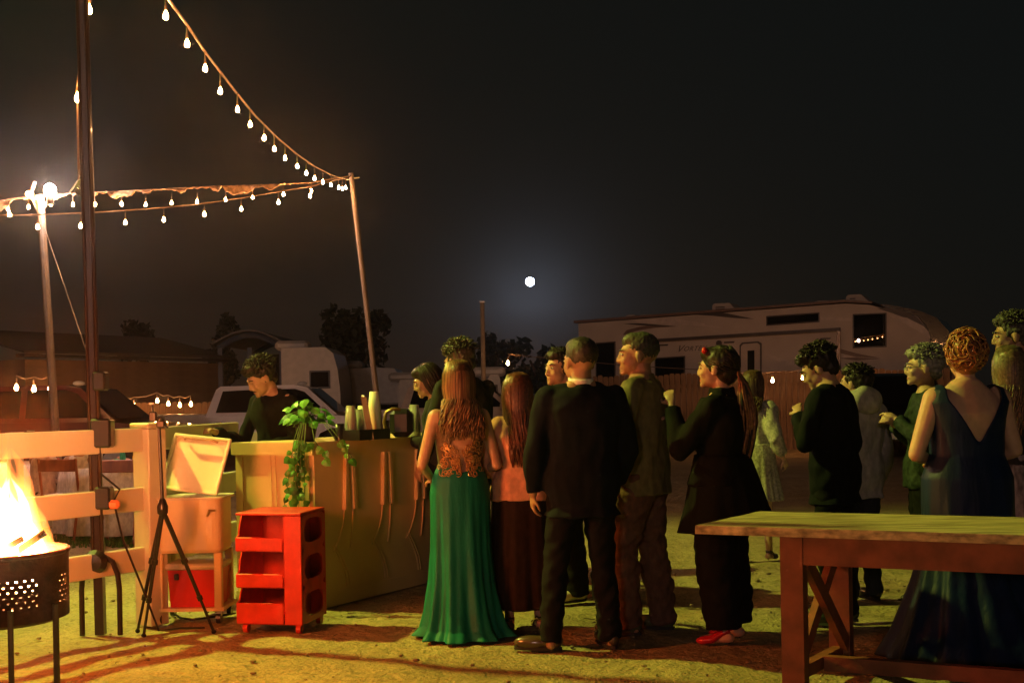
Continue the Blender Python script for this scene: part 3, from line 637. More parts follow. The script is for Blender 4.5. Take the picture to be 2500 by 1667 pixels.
def head_prims(mb, M, fem, s_):
    def e(c, r_, n=16, m=11): mb.ell(M @ (V(*c) * s_), [q * s_ for q in r_], n, m, M.to_3x3())
    e((0, -.018, .028), (.075, .098, .086)); e((0, .035, -.048), (.053 if fem else .058, .056, .056)); e((0, .048, -.008), (.056, .045, .075))
    e((0, .078, -.090), (.022, .020, .017)); e((0, .078, .024), (.046, .016, .012)); e((-.035, .07, -.03), (.018, .018, .02)); e((.035, .07, -.03), (.018, .018, .02))
    e((0, .086, -.065), (.022, .010, .014))
    mb.capsule(M @ (V(0, .092, .012) * s_), .008 * s_, M @ (V(0, .107, -.027) * s_), .0105 * s_, 8)
    for s2 in (-1, 1): e((s2 * .076, -.004, -.014), (.010, .020, .033), 10, 7); mb.capsule(M @ (V(s2 * .008, .1, -.034) * s_), .009 * s_, M @ (V(s2 * .013, .098, -.034) * s_), .008 * s_, 6)

def face_bits(M, s_, parent, brow_m, closed=False, glasses=False, tache=False, red=False):
    W = lambda c: M @ (V(*c) * s_); M3 = M.to_3x3()
    for s2 in (-1, 1):
        e = MB().ell(W((s2 * .031, .084, .004)), (.013 * s_, .009 * s_, .006 * s_ if not closed else .004 * s_), 10, 7, M3).build('eye', EYE if not closed else skin2, parent, True)
        if not closed: MB().ell(W((s2 * .032, .092, .004)), (.0055 * s_, .003 * s_, .0055 * s_), 8, 6, M3).build('iris', IRIS, e, True)
        MB().tube([W((s2 * .014, .095, .024)), W((s2 * .033, .092, .030)), W((s2 * .05, .078, .024))], [.004, .0045, .002], 6).build('eyebrow', brow_m, parent, True)
    lp_ = MB(); lp_.tube([W((-.022, .087, -.063)), W((-.008, .0935, -.060)), W((0, .0945, -.061)), W((.008, .0935, -.060)), W((.022, .087, -.063))], [.001, .0032, .003, .0032, .001], 6)
    lp_.tube([W((-.020, .087, -.065)), W((0, .0945, -.0685)), W((.020, .087, -.065))], [.001, .004, .001], 6); lp_.build('lips', mat('lips_red', (.5, .02, .03), .4, var=0) if red else LIP, parent, True)
    if tache: MB().tube([W((-.026, .088, -.055)), W((0, .099, -.050)), W((.026, .088, -.055))], [.003, .006, .003], 6).build('moustache', hair_black, parent)
    if glasses:
        g = MB()
        for s2 in (-1, 1):
            g.tube([W((s2 * .033 + .023 * math.cos(a), .104, .002 + .018 * math.sin(a))) for a in [k * math.pi / 6 for k in range(13)]], .0018, 5)
            g.tube([W((s2 * .055, .103, .005)), W((s2 * .078, .02, .004)), W((s2 * .08, -.01, -.004))], .0018, 5)
        g.tube([W((-.01, .105, .005)), W((.01, .105, .005))], .0018, 5); g.build('glasses', steel, parent)

def hair(kind, M, s_, parent, m, m2=None, length=.4, wave=.012, back=-.13, n=150, wd=1.0):
    M3 = M.to_3x3(); W = lambda c: M @ (V(*c) * s_)
    base = MB()
    def e(c, r_): base.ell(W(c), [q * s_ for q in r_], 20, 13, M3)
    tex = lambda sc_, amp: (lambda co: amp * noise.noise(V(co.x * sc_, co.y * sc_, co.z * sc_ * .6)))
    if kind == 'fade':
        e((0, -.026, .040), (.080, .096, .086)); e((0, .01, .075), (.062, .072, .048)); o = blob(base, 'hair', m, parent, .007, 2, tex(90, .004)); return o
    if kind == 'short':
        e((0, -.03, .034), (.086, .100, .090)); e((0, .012, .085), (.072, .080, .045)); e((0, -.06, -.02), (.07, .055, .06)); o = blob(base, 'hair', m, parent, .007, 2, tex(60, .010))
    if kind == 'curly':
        e((0, -.03, .036), (.086, .098, .090)); e((0, .015, .085), (.074, .082, .05)); e((0, -.065, -.025), (.066, .05, .055)); o = blob(base, 'hair', m, parent, .008, 2, tex(50, .012))
    if kind in ('long', 'pony', 'mid', 'updo', 'bob', 'sleek'):
        e((0, -.024, .036), (.085, .101, .090)); e((0, -.055, -.02), (.076, .06, .075)); e((0, .02, .075), (.066, .072, .045)); o = blob(base, 'hair', m, parent, .008, 2, tex(45, .004))
    st = MB()
    if kind in ('short', 'curly', 'fade'):
        for i in range(420 if kind == 'curly' else 340):
            a = U(0, 6.28); el = U(.1, 1.4) if kind == 'curly' else U(.2, 1.35); nv = V(math.cos(a) * math.cos(el), math.sin(a) * math.cos(el), math.sin(el))
            if nv.y > .55 and nv.z < .45: continue
            p = V(nv.x * .086, -.022 + nv.y * .1, .038 + nv.z * .09); q = V(U(-1, 1), U(-1, 1), U(-.4, .6)) * .02 + nv * (.02 if kind == 'curly' else .010)
            q2 = q + V(U(-1, 1), U(-1, 1), U(-1, .2)) * .016; st.tube([W(p), W(p + q), W(p + q2)], [.0050 * s_, .0045 * s_, .001], 4)
        st.build('hair_locks', m, o, True)
        return o
    if kind in ('long', 'mid', 'bob'):
        for i in range(int(n * 1.9)):
            ph = U(-2.15, 2.15); sx, cx_ = math.sin(ph), math.cos(ph); L = length * U(.82, 1.04)
            if abs(ph) > 1.5: L *= .9
            w1 = U(0, 6.28); w2 = U(.5, 1.5); end_w = U(.6, 1.2)
            p = [V(sx * .02 + U(-.008, .008), -.005 - cx_ * .03, .124), V(sx * .064, -.014 - cx_ * .072, .105), V(sx * .090, -.022 - cx_ * .104, .035), V(sx * .095, -.027 - cx_ * .102, -.04), V(sx * .088, -.035 - cx_ * .09, -.10)]
            pts_ = [W(q) for q in p]; k_n = 7
            b0 = pts_[-1]
            for k in range(1, k_n + 1):
                f = k / k_n; z = b0.z - max(0, L - .22) * f
                x = b0.x + (sx * .03 * end_w) * f - b0.x * (1 - wd) * f + wave * math.sin(w1 + f * 6 * w2); y = b0.y * (1 - f) + (back + U(-.01, .01) - .02 * cx_) * f + wave * .6 * math.cos(w1 + f * 6 * w2)
                pts_.append(V(x, y, z))
            t_ = U(.0035, .0065); rr = [.002] + [t_] * (3 + k_n) + [.001]
            st.tube(pts_, rr[:len(pts_)], 4, mi=0 if not m2 else (1 if rnd() < .6 else 0))
        st.build('hair_strands', [m, m2 or m], o, True, fix=False)
    if kind == 'pony':
        for i in range(120):
            ph = U(-2.4, 2.4); zz = U(-.3, 1); sx, cx_ = math.sin(ph), math.cos(ph)
            q0 = V(sx * .086 * (1 - .5 * max(0, zz)), -.022 - cx_ * .104 * (1 - .5 * max(0, zz)), .036 + .092 * zz); q2 = V(sx * .02, -.118, -.02); q1 = (q0 + q2) / 2; d0 = q1 - V(0, -.024, .03); q1 = V(0, -.024, .03) + d0.normalized() * .102
            st.tube([W(q0), W(q0.lerp(q1, .5) * 1.02), W(q1), W(q2)], [.002, .0035, .0035, .002], 4)
        for i in range(90):
            w1 = U(0, 6.28); L = length * U(.8, 1.05); r_ = U(0, 1) ** .5 * .035; a = U(0, 6.28); b0 = W((r_ * math.cos(a) * .6, -.115, -.03 + r_ * math.sin(a) * .6)); pts_ = [W((r_ * .3, -.09, -.02)), b0]
            for k in range(1, 10):
                f = k / 9; sp = (math.sin(f * 3.0) * 1.25 + .15); pts_.append(V(b0.x + math.cos(a) * r_ * sp + wave * math.sin(w1 + f * 8), b0.y - .02 + math.sin(a) * r_ * sp - .035 * math.sin(f * 3), b0.z - L * f))
            st.tube(pts_, [.005] + [.007] * 9 + [.0015], 5, mi=1 if (m2 and rnd() < .75) else 0)
        st.build('ponytail', [m, m2 or m], o, True, fix=False)
        MB().tube([W((.02 * math.cos(a), -.108, -.03 + .02 * math.sin(a))) for a in [k * math.pi / 5 for k in range(11)]], .008, 6).build('hair_tie', black_metal, o)
    if kind == 'updo':
        for i in range(230):
            a = U(0, 6.28); el = U(-.7, 1.4); nv = V(math.cos(a) * math.cos(el), math.sin(a) * math.cos(el), math.sin(el))
            if nv.y > .5 and nv.z < .5: continue
            c_ = V(nv.x * .088, -.04 + nv.y * .1, .02 + nv.z * .105); ax = V(U(-1, 1), U(-1, 1), U(-1, 1)).normalized(); b_ = nv.cross(ax).normalized(); c2 = nv.cross(b_); w0 = U(0, 6.28); rr = U(.018, .042)
            st.tube([W(c_ + b_ * math.cos(q) * rr + c2 * math.sin(q) * rr + nv * (.006 * math.sin(q * .7) + .004)) for q in [w0 + k * .42 for k in range(9)]], [.002] + [.0058] * 7 + [.001], 5)
        st.build('curls', [m], o, True, fix=False)
    return o

TM = [(.80, .13, .10), (.88, .160, .112), (.97, .168, .116), (1.08, .150, .105), (1.22, .162, .115), (1.33, .178, .112), (1.40, .160, .088), (1.45, .105, .068), (1.49, .062, .058)]
TF = [(.80, .13, .11), (.88, .172, .125), (.97, .168, .122), (1.09, .126, .093), (1.20, .138, .105), (1.29, .150, .108), (1.37, .142, .082), (1.42, .095, .062), (1.47, .050, .050)]
class Person: pass
def person(label, x, y, rz, h, fem=False, arms=None, legs=None, yaw=0, pitch=0, hroll=0, lean=0, wf=1.0, sk=skin, face=True, hairdo=None, hm=None, hm2=None, hk={}, fb={}, group=None, barearm=False, sit=False, voxel=.0085):
    s_ = h / 1.718; HS = 1.08; t = thing('person', label, 'person', (x, y, 0), rz, group)
    q = Person(); q.t = t; q.s = s_; q.fem = fem; q.lean = lean; q.wf = wf
    rows = TF if fem else TM
    def SH(p): p = Vector(p) * s_; p.y += lean * max(0, p.z - .95 * s_); return p
    q.SH = SH; q.rows = [(z * s_, rx * s_ * wf, ry * s_ * wf, 0, lean * max(0, z * s_ - .95 * s_)) for z, rx, ry in rows]
    shx = (.155 if fem else .178) * (1 + (wf - 1) * .7); shz = 1.37 if fem else 1.395
    arms = arms or {}
    q.arms = {}
    for s2 in (-1, 1):
        el, wr = arms.get(s2, ((.235, -.03, 1.11), (.235, .06, .86)))
        q.arms[s2] = [SH((s2 * shx, -.005, shz)), SH((s2 * el[0], el[1], el[2])), SH((s2 * wr[0], wr[1], wr[2]))]
    legs = legs or {}
    q.legs = {}
    for s2 in (-1, 1):
        kn, an = legs.get(s2, ((.095, .01, .5), (.10, -.03, .09)))
        q.legs[s2] = [V(s2 * .088, 0, .90) * s_, V(s2 * kn[0], kn[1], kn[2]) * s_, V(s2 * an[0], an[1], an[2]) * s_]
    mb = MB(); mb.loft(q.rows, 24)
    ar = .040 if fem else .045
    if wf > 1.1: ar *= 1.25
    for s2 in (-1, 1):
        a, b, c = q.arms[s2]; mb.ell(a + V(-s2 * .01, 0, -.005), (ar * 1.35, ar * 1.3, ar * 1.35), 12, 9)
        mb.capsule(a, ar * 1.12 * s_, b, ar * .85 * s_); mb.capsule(b, ar * .85 * s_, c, .024 * s_)
        dr = (c - b).normalized(); nm = V(-s2, .2, 0) if abs(dr.z) > .6 else V(0, 0, -1); hand(mb, c, dr, nm, s2, .45, s_)
        a, b, c = q.legs[s2]; mb.capsule(a, .080 * s_ * min(wf, 1.15), b, .05 * s_); mb.capsule(b, .05 * s_, c, .032 * s_)
        mb.capsule(c + V(0, -.03, -.05) * s_, .03 * s_, c + V(0, .11, -.062) * s_, .022 * s_)
    nk = SH((0, -.005, 1.44)); hc = SH((0, .02, 1.595)); 
    M = Matrix.Translation(hc) @ Matrix.Rotation(yaw, 4, 'Z') @ Matrix.Translation(V(0, -.02, -.09) * s_) @ Matrix.Rotation(-pitch, 4, 'X') @ Matrix.Rotation(hroll, 4, 'Y') @ Matrix.Translation(V(0, .02, .09) * s_) @ Matrix.Diagonal((HS, HS, HS, 1))
    q.M = M
    for s2 in (-1, 1): mb.capsule(SH((0, -.008, 1.425 if not fem else 1.40)), .050 * s_, q.arms[s2][0] + V(-s2 * .02, 0, .0), .036 * s_)
    mb.capsule(nk, (.052 if fem else .060) * s_, M @ (V(0, -.02, -.045) * s_), (.046 if fem else .054) * s_)
    head_prims(mb, M, fem, s_)
    q.body = blob(mb, 'body', sk, t, voxel, 2)
    if face: face_bits(M, s_, t, hm or hair_black, **fb)
    if hairdo: q.hair = hair(hairdo, M, s_, t, hm or hair_black, hm2, **hk)
    return q
def folds(amp, sx=9, sz=4, seed=0):
    return lambda co: amp * (noise.noise(V((co.x + co.z * .5) * sx + seed, co.y * sx, (co.z - co.x) * sz * 1.6)) + .5 * noise.noise(V(co.x * sx * 2.2, co.y * sx * 2.2 + seed, co.z * sz * 2.6)))
def top_(q, name, m, inf=.018, hem=.80, flare=0, sleeve=1.0, sr=.052, neck=1.455, fold=.016, collar=None, voxel=.012, seed=0):
    s_ = q.s; mb = MB(); rows = []
    hw = [r_ for r_ in q.rows if r_[0] > (hem + .03) * s_ and r_[0] < neck * s_ + .01]
    base = min(q.rows, key=lambda r_: abs(r_[0] - .93 * s_))
    rx0 = base[1] + inf + flare; ry0 = base[2] + inf + flare * .8
    rows.append((hem * s_, rx0, ry0, 0, 0))
    for r_ in hw:
        f = max(0, (1.1 * s_ - r_[0]) / (.3 * s_)); ins = inf * (.55 if r_[0] > 1.42 * s_ else 1); mn = .145 * s_ * q.wf if (not q.fem) else 0
        rows.append((r_[0], max(r_[1] + ins + flare * f * .8, mn if r_[0] < 1.3 * s_ else 0), r_[2] + ins + flare * f * .6, 0, r_[4]))
    mb.loft(rows, 28)
    k = sr / .052
    for s2 in (-1, 1):
        a, b, c = q.arms[s2]; mb.ell(a + V(-s2 * .016, 0, -.014), (.058 * s_ * k, .056 * s_ * k, .054 * s_ * k), 14, 9)
        mb.tube([q.SH((0, -.008, 1.425 if not q.fem else 1.40)), (a + q.SH((0, -.008, 1.425 if not q.fem else 1.40))) / 2 + V(0, 0, .006), a + V(-s2 * .01, 0, -.006)], [.066 * s_, .062 * s_, .050 * s_ * k], 12)
        if sleeve > 0:
            mb.capsule(a, .060 * s_ * k, b, .050 * s_ * k)
            if sleeve > .5: e = b.lerp(c, min(1, (sleeve - .5) * 2) * .94); mb.tube([b - (e - b) * .1, b, b.lerp(e, .5), e], [.04 * s_ * k, .050 * s_ * k, .046 * s_ * k, .037 * s_ * k], 12)
    if collar:
        nk = q.SH((0, -.005, 1.445)); mb.lathe([(.055 * s_, -.03), (.078 * s_, -.02), (.070 * s_, .03 + collar * .3), (.060 * s_, .03 + collar * .3), (.05 * s_, 0), (.055 * s_, -.03)], nk, 18)
    return blob(mb, name, m, q.t, voxel, 3, folds(fold, seed=seed))
def trousers(q, m, r_=(.098, .072, .060), hem=.045, fold=.012, name='trousers', seed=3, waist=1.02):
    s_ = q.s; mb = MB(); rows = [(r0[0], r0[1] + .012, r0[2] + .012, 0, 0) for r0 in q.rows if r0[0] <= waist * s_]; mb.loft(rows, 24)
    for s2 in (-1, 1):
        a, b, c = q.legs[s2]; e = V(c.x, c.y, hem * s_); k = q.s * min(q.wf, 1.2)
        mb.tube([a + V(0, 0, .03), a, b, b.lerp(e, .6), e], [r_[0] * .8 * k, r_[0] * k, r_[1] * s_, (r_[1] + r_[2]) / 2 * s_, r_[2] * s_], 16)
    return blob(mb, name, m, q.t, .012, 2, folds(fold, 7, 11, seed))
def shoes(q, m, kind='dress', turn=None, name='shoe'):
    turn = turn or {}
    for s2 in (-1, 1):
        a = q.legs[s2][2]; s_ = q.s; Mt = rotz(turn.get(s2, 0)); mb = MB()
        W = lambda p: Mt @ (V(*p) * s_) + V(a.x, a.y, 0)
        if kind == 'dress':
            mb.ell(W((0, .10, .045)), (.044 * s_, .11 * s_, .038 * s_), 14, 9, Mt); mb.ell(W((0, -.01, .055)), (.040 * s_, .062 * s_, .05 * s_), 14, 9, Mt); mb.capsule(W((0, .02, .06)), .036 * s_, W((0, -.01, .09)), .036 * s_)
            o = blob(mb, name, m, q.t, .009, 2)
            so = MB(); poly = [(.035 * math.cos(t_) * (1 if math.sin(t_) < 0 else .92), .085 + .0 + .135 * math.sin(t_)) for t_ in [k * math.pi / 8 for k in range(16)]]
            so.rings([[W((px_, py_ - .015, z)) for px_, py_ in poly] for z in (.003, .022)]); so.build('sole', tyre_m, o)
        else:
            mb.tube([W((0, -.03, .085)), W((0, .02, .065)), W((0, .07, .03)), W((0, .13, .02)), W((0, .165, .018))], [.030 * s_, .032 * s_, .033 * s_, .034 * s_, .014 * s_], 12, flat=.8)
            o = blob(mb, name, m, q.t, .008, 2); MB().tube([W((0, -.03, .07)), W((0, -.025, .003))], [.016 if kind == 'block' else .008, .018 if kind == 'block' else .004], 8).build('heel', m if kind == 'block' else black_metal, o)
def gown(q, m, rows, name='dress', n=180, nf=11, cut=None, m2=None, m2f=None, seed=0, sub=9):
    """rows: z, rx, ry, yc, fold amplitude"""
    R_ = []; s_ = q.s
    for a, b in zip(rows, rows[1:]):
        for k in range(sub): f = k / sub; f2 = f; R_.append([a[i] + (b[i] - a[i]) * f2 for i in range(5)])
    R_.append(list(rows[-1]))
    mb = MB(); vs_ = []
    for (z, rx, ry, yc, am) in R_:
        for k in range(n):
            th = 2 * math.pi * k / n; ca, sa = math.cos(th), math.sin(th); w_ = am * (math.sin(th * nf + seed + 1.2 * math.sin(z * 2.2)) * .6 + .7 * noise.noise(V(ca * 2.6 + seed, sa * 2.6, z * .7)) + .25 * math.sin(th * nf * 2.3 + 1))
            vs_.append(V((rx + w_) * math.copysign(abs(ca) ** .88, ca), yc + (ry + w_) * math.copysign(abs(sa) ** .88, sa), z))
    fs_ = []; ms_ = []
    for i in range(len(R_) - 1):
        for k in range(n):
            f = (i * n + k, i * n + (k + 1) % n, (i + 1) * n + (k + 1) % n, (i + 1) * n + k); c_ = sum((vs_[j] for j in f), V(0, 0, 0)) / 4
            if cut and cut(c_): continue
            fs_.append(f); ms_.append(1 if (m2f and m2f(c_)) else 0)
    mb.v = [tuple(v) for v in vs_]; mb.f = fs_; mb.m = ms_
    from collections import Counter
    ec = Counter(tuple(sorted((f[i], f[(i + 1) % 4]))) for f in fs_ for i in range(4)); nb = {}
    for (a_, b_), c_ in ec.items():
        if c_ == 1 and vs_[a_].z > .9: nb.setdefault(a_, []).append(b_); nb.setdefault(b_, []).append(a_)
    for it in range(10):
        new = {k_: (vs_[k_] * 2 + vs_[v_[0]] + vs_[v_[1]]) / 4 for k_, v_ in nb.items() if len(v_) == 2}
        for k_, v_ in new.items(): vs_[k_] = v_
    mb.v = [tuple(v) for v in vs_]
    o = mb.build(name, [m, m2 or m], q.t, True); sm = o.modifiers.new('thick', 'SOLIDIFY'); sm.thickness = .005; sm.offset = 0
    return o
def px_x(px, D): return P(px, 960, D).x

black_suit = fabric('black_suit', (.006, .0065, .008), fold=.01); navy = fabric('navy_suit', (.007, .010, .015), fold=.008)
# 1 bartender
q = person('young bartender with curly dark hair and moustache looking down behind the bar', px_x(690, 9.35), 9.35, R(140), 1.76, arms={1: ((.27, .14, 1.10), (.10, .50, 1.19)), -1: ((.25, .05, 1.10), (.15, .33, 1.08))}, pitch=R(32), yaw=R(-14), lean=.20, sk=skin, hairdo='curly', fb=dict(closed=True, tache=True), hm=hair_black)
top_(q, 'shirt', fabric('charcoal_shirt', (.010, .011, .010)), .028, .85, collar=.06, sr=.054); trousers(q, black_suit); shoes(q, black_metal)
# 2 woman at bar
q = person('young woman with sleek dark hair in profile, leaning over the bar counter', px_x(1075, 9.6), 9.6, R(95), 1.71, True, arms={1: ((.22, .1, 1.1), (.12, .32, 1.12)), -1: ((.22, .1, 1.1), (.10, .34, 1.12))}, pitch=R(22), lean=.08, sk=skin, hairdo='long', hk=dict(length=.35, n=90), hm=hair_black)
top_(q, 'blouse', fabric('dark_blouse', (.03, .03, .028)), .012, .9); trousers(q, black_suit); shoes(q, black_metal, 'heel')
# 3 young man in dark green suit
q = person('young man in dark suit with wavy quiff, reaching to the bar counter', px_x(1135, 9.0), 9.0, R(38), 1.84, arms={-1: ((.27, .02, 1.10), (.30, .10, .90)), 1: ((.24, .1, 1.1), (.10, .35, 1.1))}, pitch=R(14), yaw=R(15), lean=.03, sk=skin2, hairdo='curly', hm=mat('hair_ashdark', (.045, .045, .03), .4, var=.3, vscale=60))
top_(q, 'jacket', fabric('green_suit', (.016, .022, .014)), .026, .74, sr=.058, collar=.02); trousers(q, fabric('green_suit_t', (.016, .022, .014))); shoes(q, black_metal)
# 4 green gown woman
q4 = person('woman with long blonde-brown hair in open-backed emerald gown with gold lace', px_x(1119, 7.45), 7.45, R(12), 1.655, True, arms={1: ((.235, -.02, 1.06), (.13, .2, 1.0)), -1: ((.245, -.05, 1.07), (.15, .17, .97))}, yaw=R(5), sk=skin, hairdo='long', hm=hair_brown, hm2=hair_blond, hk=dict(length=.46, n=260, wave=.016), legs={1: ((.06, .01, .5), (.07, -.03, .09)), -1: ((.06, .01, .5), (.07, -.03, .09))})
emer = mat('emerald_satin', (.005, .145, .105), .55, var=.12, vscale=8, spec=.25, bump=.012, bscale=7, stretch=(1.6, 1.6, .35)); sheer = mat('sheer_mesh', (.10, .065, .035), .7, var=.2, vscale=60)
g = [(.012, .285, .27, -.05, .050), (.06, .245, .22, -.045, .036), (.15, .222, .19, -.03, .030), (.32, .195, .165, -.015, .018), (.52, .18, .145, -.005, .010), (.75, .178, .138, 0, .004), (.86, .180, .137, 0, .002), (.95, .165, .128, 0, .001), (1.035, .127, .103, 0, .0005), (1.14, .139, .109, 0, 0), (1.22, .150, .116, 0, 0), (1.30, .142, .096, 0, 0), (1.345, .115, .078, 0, 0)]
def cut4(c):
    if c.z > 1.24 and abs(c.x) > .148: return True
    if c.y < 0:
        if c.z > 1.315 and abs(c.x) < .05: return True
        return ((c.x - .0) / (.020 + .052 * min(1, max(0, (1.31 - c.z) / .14)))) ** 2 + ((c.z - 1.13) / .145) ** 2 < 1
    return c.z > 1.28 and abs(c.x) < .07
gown(q4, emer, g, cut=cut4, m2=sheer, m2f=lambda c: c.y < .02 and 1.035 - abs(c.x) * .2 < c.z < 1.27 and abs(c.x) < .15, nf=9)
lace = MB()
def back_y(x, z):
    rx = np.interp(z, [.86, .95, 1.035, 1.14, 1.22], [.180, .165, .127, .139, .150]); ry = np.interp(z, [.86, .95, 1.035, 1.14, 1.22], [.137, .128, .103, .109, .116]); return -ry * max(0, 1 - min(1, abs(x / rx)) ** 2.25) ** .44 - .005
for s2 in (-1, 1):
    for i in range(50):
        f = rnd(); cx_ = s2 * (.02 + f * .115); cz = 1.05 + U(-.10, .125) * (1 - .35 * (1 - f)) + (f - .5) * .02 + U(-.01, .01)
        r_ = U(.010, .026); st_ = U(0, 6.28); dr = random.choice((-1, 1)); pp = []
        for k in range(11):
            a = st_ + dr * k * .62; rr = r_ * (1 - k / 14); xx = cx_ + math.cos(a) * rr; zz = cz + math.sin(a) * rr; xx = max(-.135, min(.135, xx)); pp.append(V(xx, back_y(xx, zz), zz))
        lace.tube(pp, [.0022] + [.0036] * 9 + [.0015], 4)
lace.build('lace', mat('gold_lace', (.46, .25, .09), .4, .3, var=.3, vscale=80), q4.t, True, fix=False)
# 5 woman behind
q = person('small woman with tousled fair hair half hidden beyond the emerald gown woman', px_x(1266, 9.9), 9.9, R(60), 1.60, True, pitch=R(10), sk=skin, hairdo='mid', hm=hair_brown, hm2=hair_blond, hk=dict(length=.34, n=120, wave=.02))
top_(q, 'jacket', black_suit, .02, .8, collar=.05); trousers(q, black_suit); shoes(q, black_metal)
# 6 coral jacket
q = person('woman in coral jacket and long dark skirt with straight auburn hair', px_x(1268, 7.6), 7.6, R(10), 1.575, True, arms={-1: ((.25, .0, 1.08), (.12, .2, 1.05)), 1: ((.24, .0, 1.08), (.12, .2, 1.05))}, yaw=R(-30), sk=skin, hairdo='long', hm=mat('hair_auburn', (.10, .035, .018), .4, var=.4, vscale=60), hk=dict(length=.56, n=130, wave=.006, wd=.45), wf=1.0)
top_(q, 'jacket', fabric('coral_wool', (.62, .30, .20), fold=.015), .026, .87, .02, sr=.062, fold=.012, collar=.02)
gown(q, fabric('brown_skirt', (.022, .012, .009)), [(.14, .235, .185, 0, .020), (.3, .22, .175, 0, .014), (.6, .195, .155, 0, .008), (.85, .178, .14, 0, .002), (.93, .15, .11, 0, 0)], 'skirt', nf=10)
shoes(q, mat('gold_shoe', (.6, .38, .15), .2, .9), 'block', {-1: R(25)})
# 7 peeking man
q = person('young man with dark fringe facing the camera behind the suited man shoulder', px_x(1374, 8.65), 8.65, R(115), 1.75, yaw=R(10), sk=skin, hairdo='short', hm=hair_black, legs={1: ((.13, .02, .5), (.2, -.03, .09)), -1: ((.1, .01, .5), (.12, -.03, .09))})
top_(q, 'shirt', black_suit, .02, .8); trousers(q, black_suit, (.11, .09, .08)); shoes(q, mat('white_sneaker', (.6, .58, .5), .6))
# 8 suit man
q8 = person('broad man in dark navy suit and white collar seen from behind', px_x(1418, 6.98), 6.98, R(8), 1.755, arms={-1: ((.275, -.03, 1.10), (.27, .05, .86)), 1: ((.265, -.01, 1.10), (.22, .10, .90))}, yaw=R(22), wf=1.1, sk=skin2, hairdo='fade', hm=mat('hair_cropped', (.03, .025, .018), .6, var=.3, vscale=80), legs={-1: ((.15, .01, .5), (.20, -.02, .09)), 1: ((.11, .03, .5), (.14, -.02, .09))})
top_(q8, 'jacket', navy, .030, .735, .012, sr=.062, collar=.015, fold=.010); trousers(q8, fabric('navy_trousers', (.008, .009, .012)), (.098, .072, .066)); shoes(q8, mat('brown_leather', (.07, .05, .03), .3, coat=.4), 'dress', {-1: R(70), 1: R(10)})
nk = q8.SH((0, -.006, 1.47)); MB().lathe([(.076, -.02), (.072, .030), (.068, .036), (.063, .030), (.066, -.02), (.076, -.02)], nk, 20, M=Matrix.Rotation(R(10), 3, 'X')).build('shirt_collar', clothm, q8.t, True)
# 9 khaki man
q = person('man with cropped hair in olive field jacket looking left in profile', px_x(1566, 7.42), 7.42, R(68), 1.80, arms={-1: ((.25, .05, 1.12), (.18, .25, 1.0)), 1: ((.25, -.0, 1.12), (.2, .2, .95))}, yaw=R(20), wf=1.05, sk=skin2, hairdo='fade', hm=mat('hair_cropped2', (.04, .04, .03), .6, var=.3, vscale=80), legs={-1: ((.10, .10, .5), (.11, .06, .09)), 1: ((.10, -.02, .5), (.11, -.08, .09))}, fb={})
top_(q, 'field_jacket', fabric('olive_cotton', (.16, .135, .065), fold=.02), .03, .80, sr=.062, collar=.07, fold=.014); trousers(q, fabric('brown_jeans', (.13, .07, .05), fold=.03, fscale=9), (.11, .088, .075), fold=.018); shoes(q, mat('olive_leather', (.08, .09, .05), .25, coat=.5), 'dress', {-1: R(10)})
# 10 woman in black coat
q = person('woman in flared black coat with long wavy ponytail and red heels, hands raised before her', px_x(1760, 7.12), 7.12, R(62), 1.70, True, arms={-1: ((.24, .17, 1.13), (.10, .27, 1.38)), 1: ((.235, .16, 1.12), (.08, .30, 1.26))}, yaw=R(5), wf=1.12, sk=skin, hairdo='pony', hm=hair_black, hm2=hair_tips, hk=dict(length=.50, wave=.020), fb=dict(red=True))
coatm = fabric('black_coat', (.005, .006, .006), fold=.015)
top_(q, 'coat', coatm, .035, .92, .03, sr=.068, collar=.05, fold=.012)
gown(q, coatm, [(.64, .31, .27, -.03, .025), (.78, .265, .225, -.02, .012), (.95, .225, .185, -.01, .004), (1.08, .185, .15, 0, 0)], 'coat_skirt', nf=6)
trousers(q, black_suit, (.12, .13, .105), hem=.09); shoes(q, mat('red_patent', (.5, .012, .015), .15, coat=.8), 'heel', {-1: R(15)}, 'heeled_shoe')
MB().ell(q.M @ V(-.05, .055, .095), (.022, .018, .02), 8, 6).build('red_hair_bow', mat('bow_red', (.6, .02, .02), .5), q.t, True)
ph = MB().box((0, 0, 0), (.075, .009, .15), bev=.004); 
# 12 white lace woman
q = person('woman in cream lace dress with loose sleeves and sandals walking away near the fence', px_x(1838, 10.5), 10.5, R(-35), 1.62, True, arms={1: ((.24, -.08, 1.12), (.26, .05, .93)), -1: ((.24, .0, 1.1), (.2, .12, .95))}, sk=skin3, hairdo='long', hm=hair_brown, hk=dict(length=.35, n=90), legs={1: ((.09, .05, .5), (.09, .1, .09)), -1: ((.09, -.02, .5), (.1, -.12, .09))})
lacem = mat('cream_lace', (.34, .32, .27), .8, var=.35, vscale=45, bump=.006, bscale=60)
top_(q, 'lace_top', lacem, .02, .85, sleeve=.9, sr=.075); gown(q, lacem, [(.52, .24, .2, 0, .02), (.75, .2, .16, 0, .008), (.9, .18, .14, 0, .002), (1.0, .15, .12, 0, 0)], 'lace_skirt', nf=9); shoes(q, mat('dark_sandal', (.06, .04, .03), .5), 'heel', name='sandal')
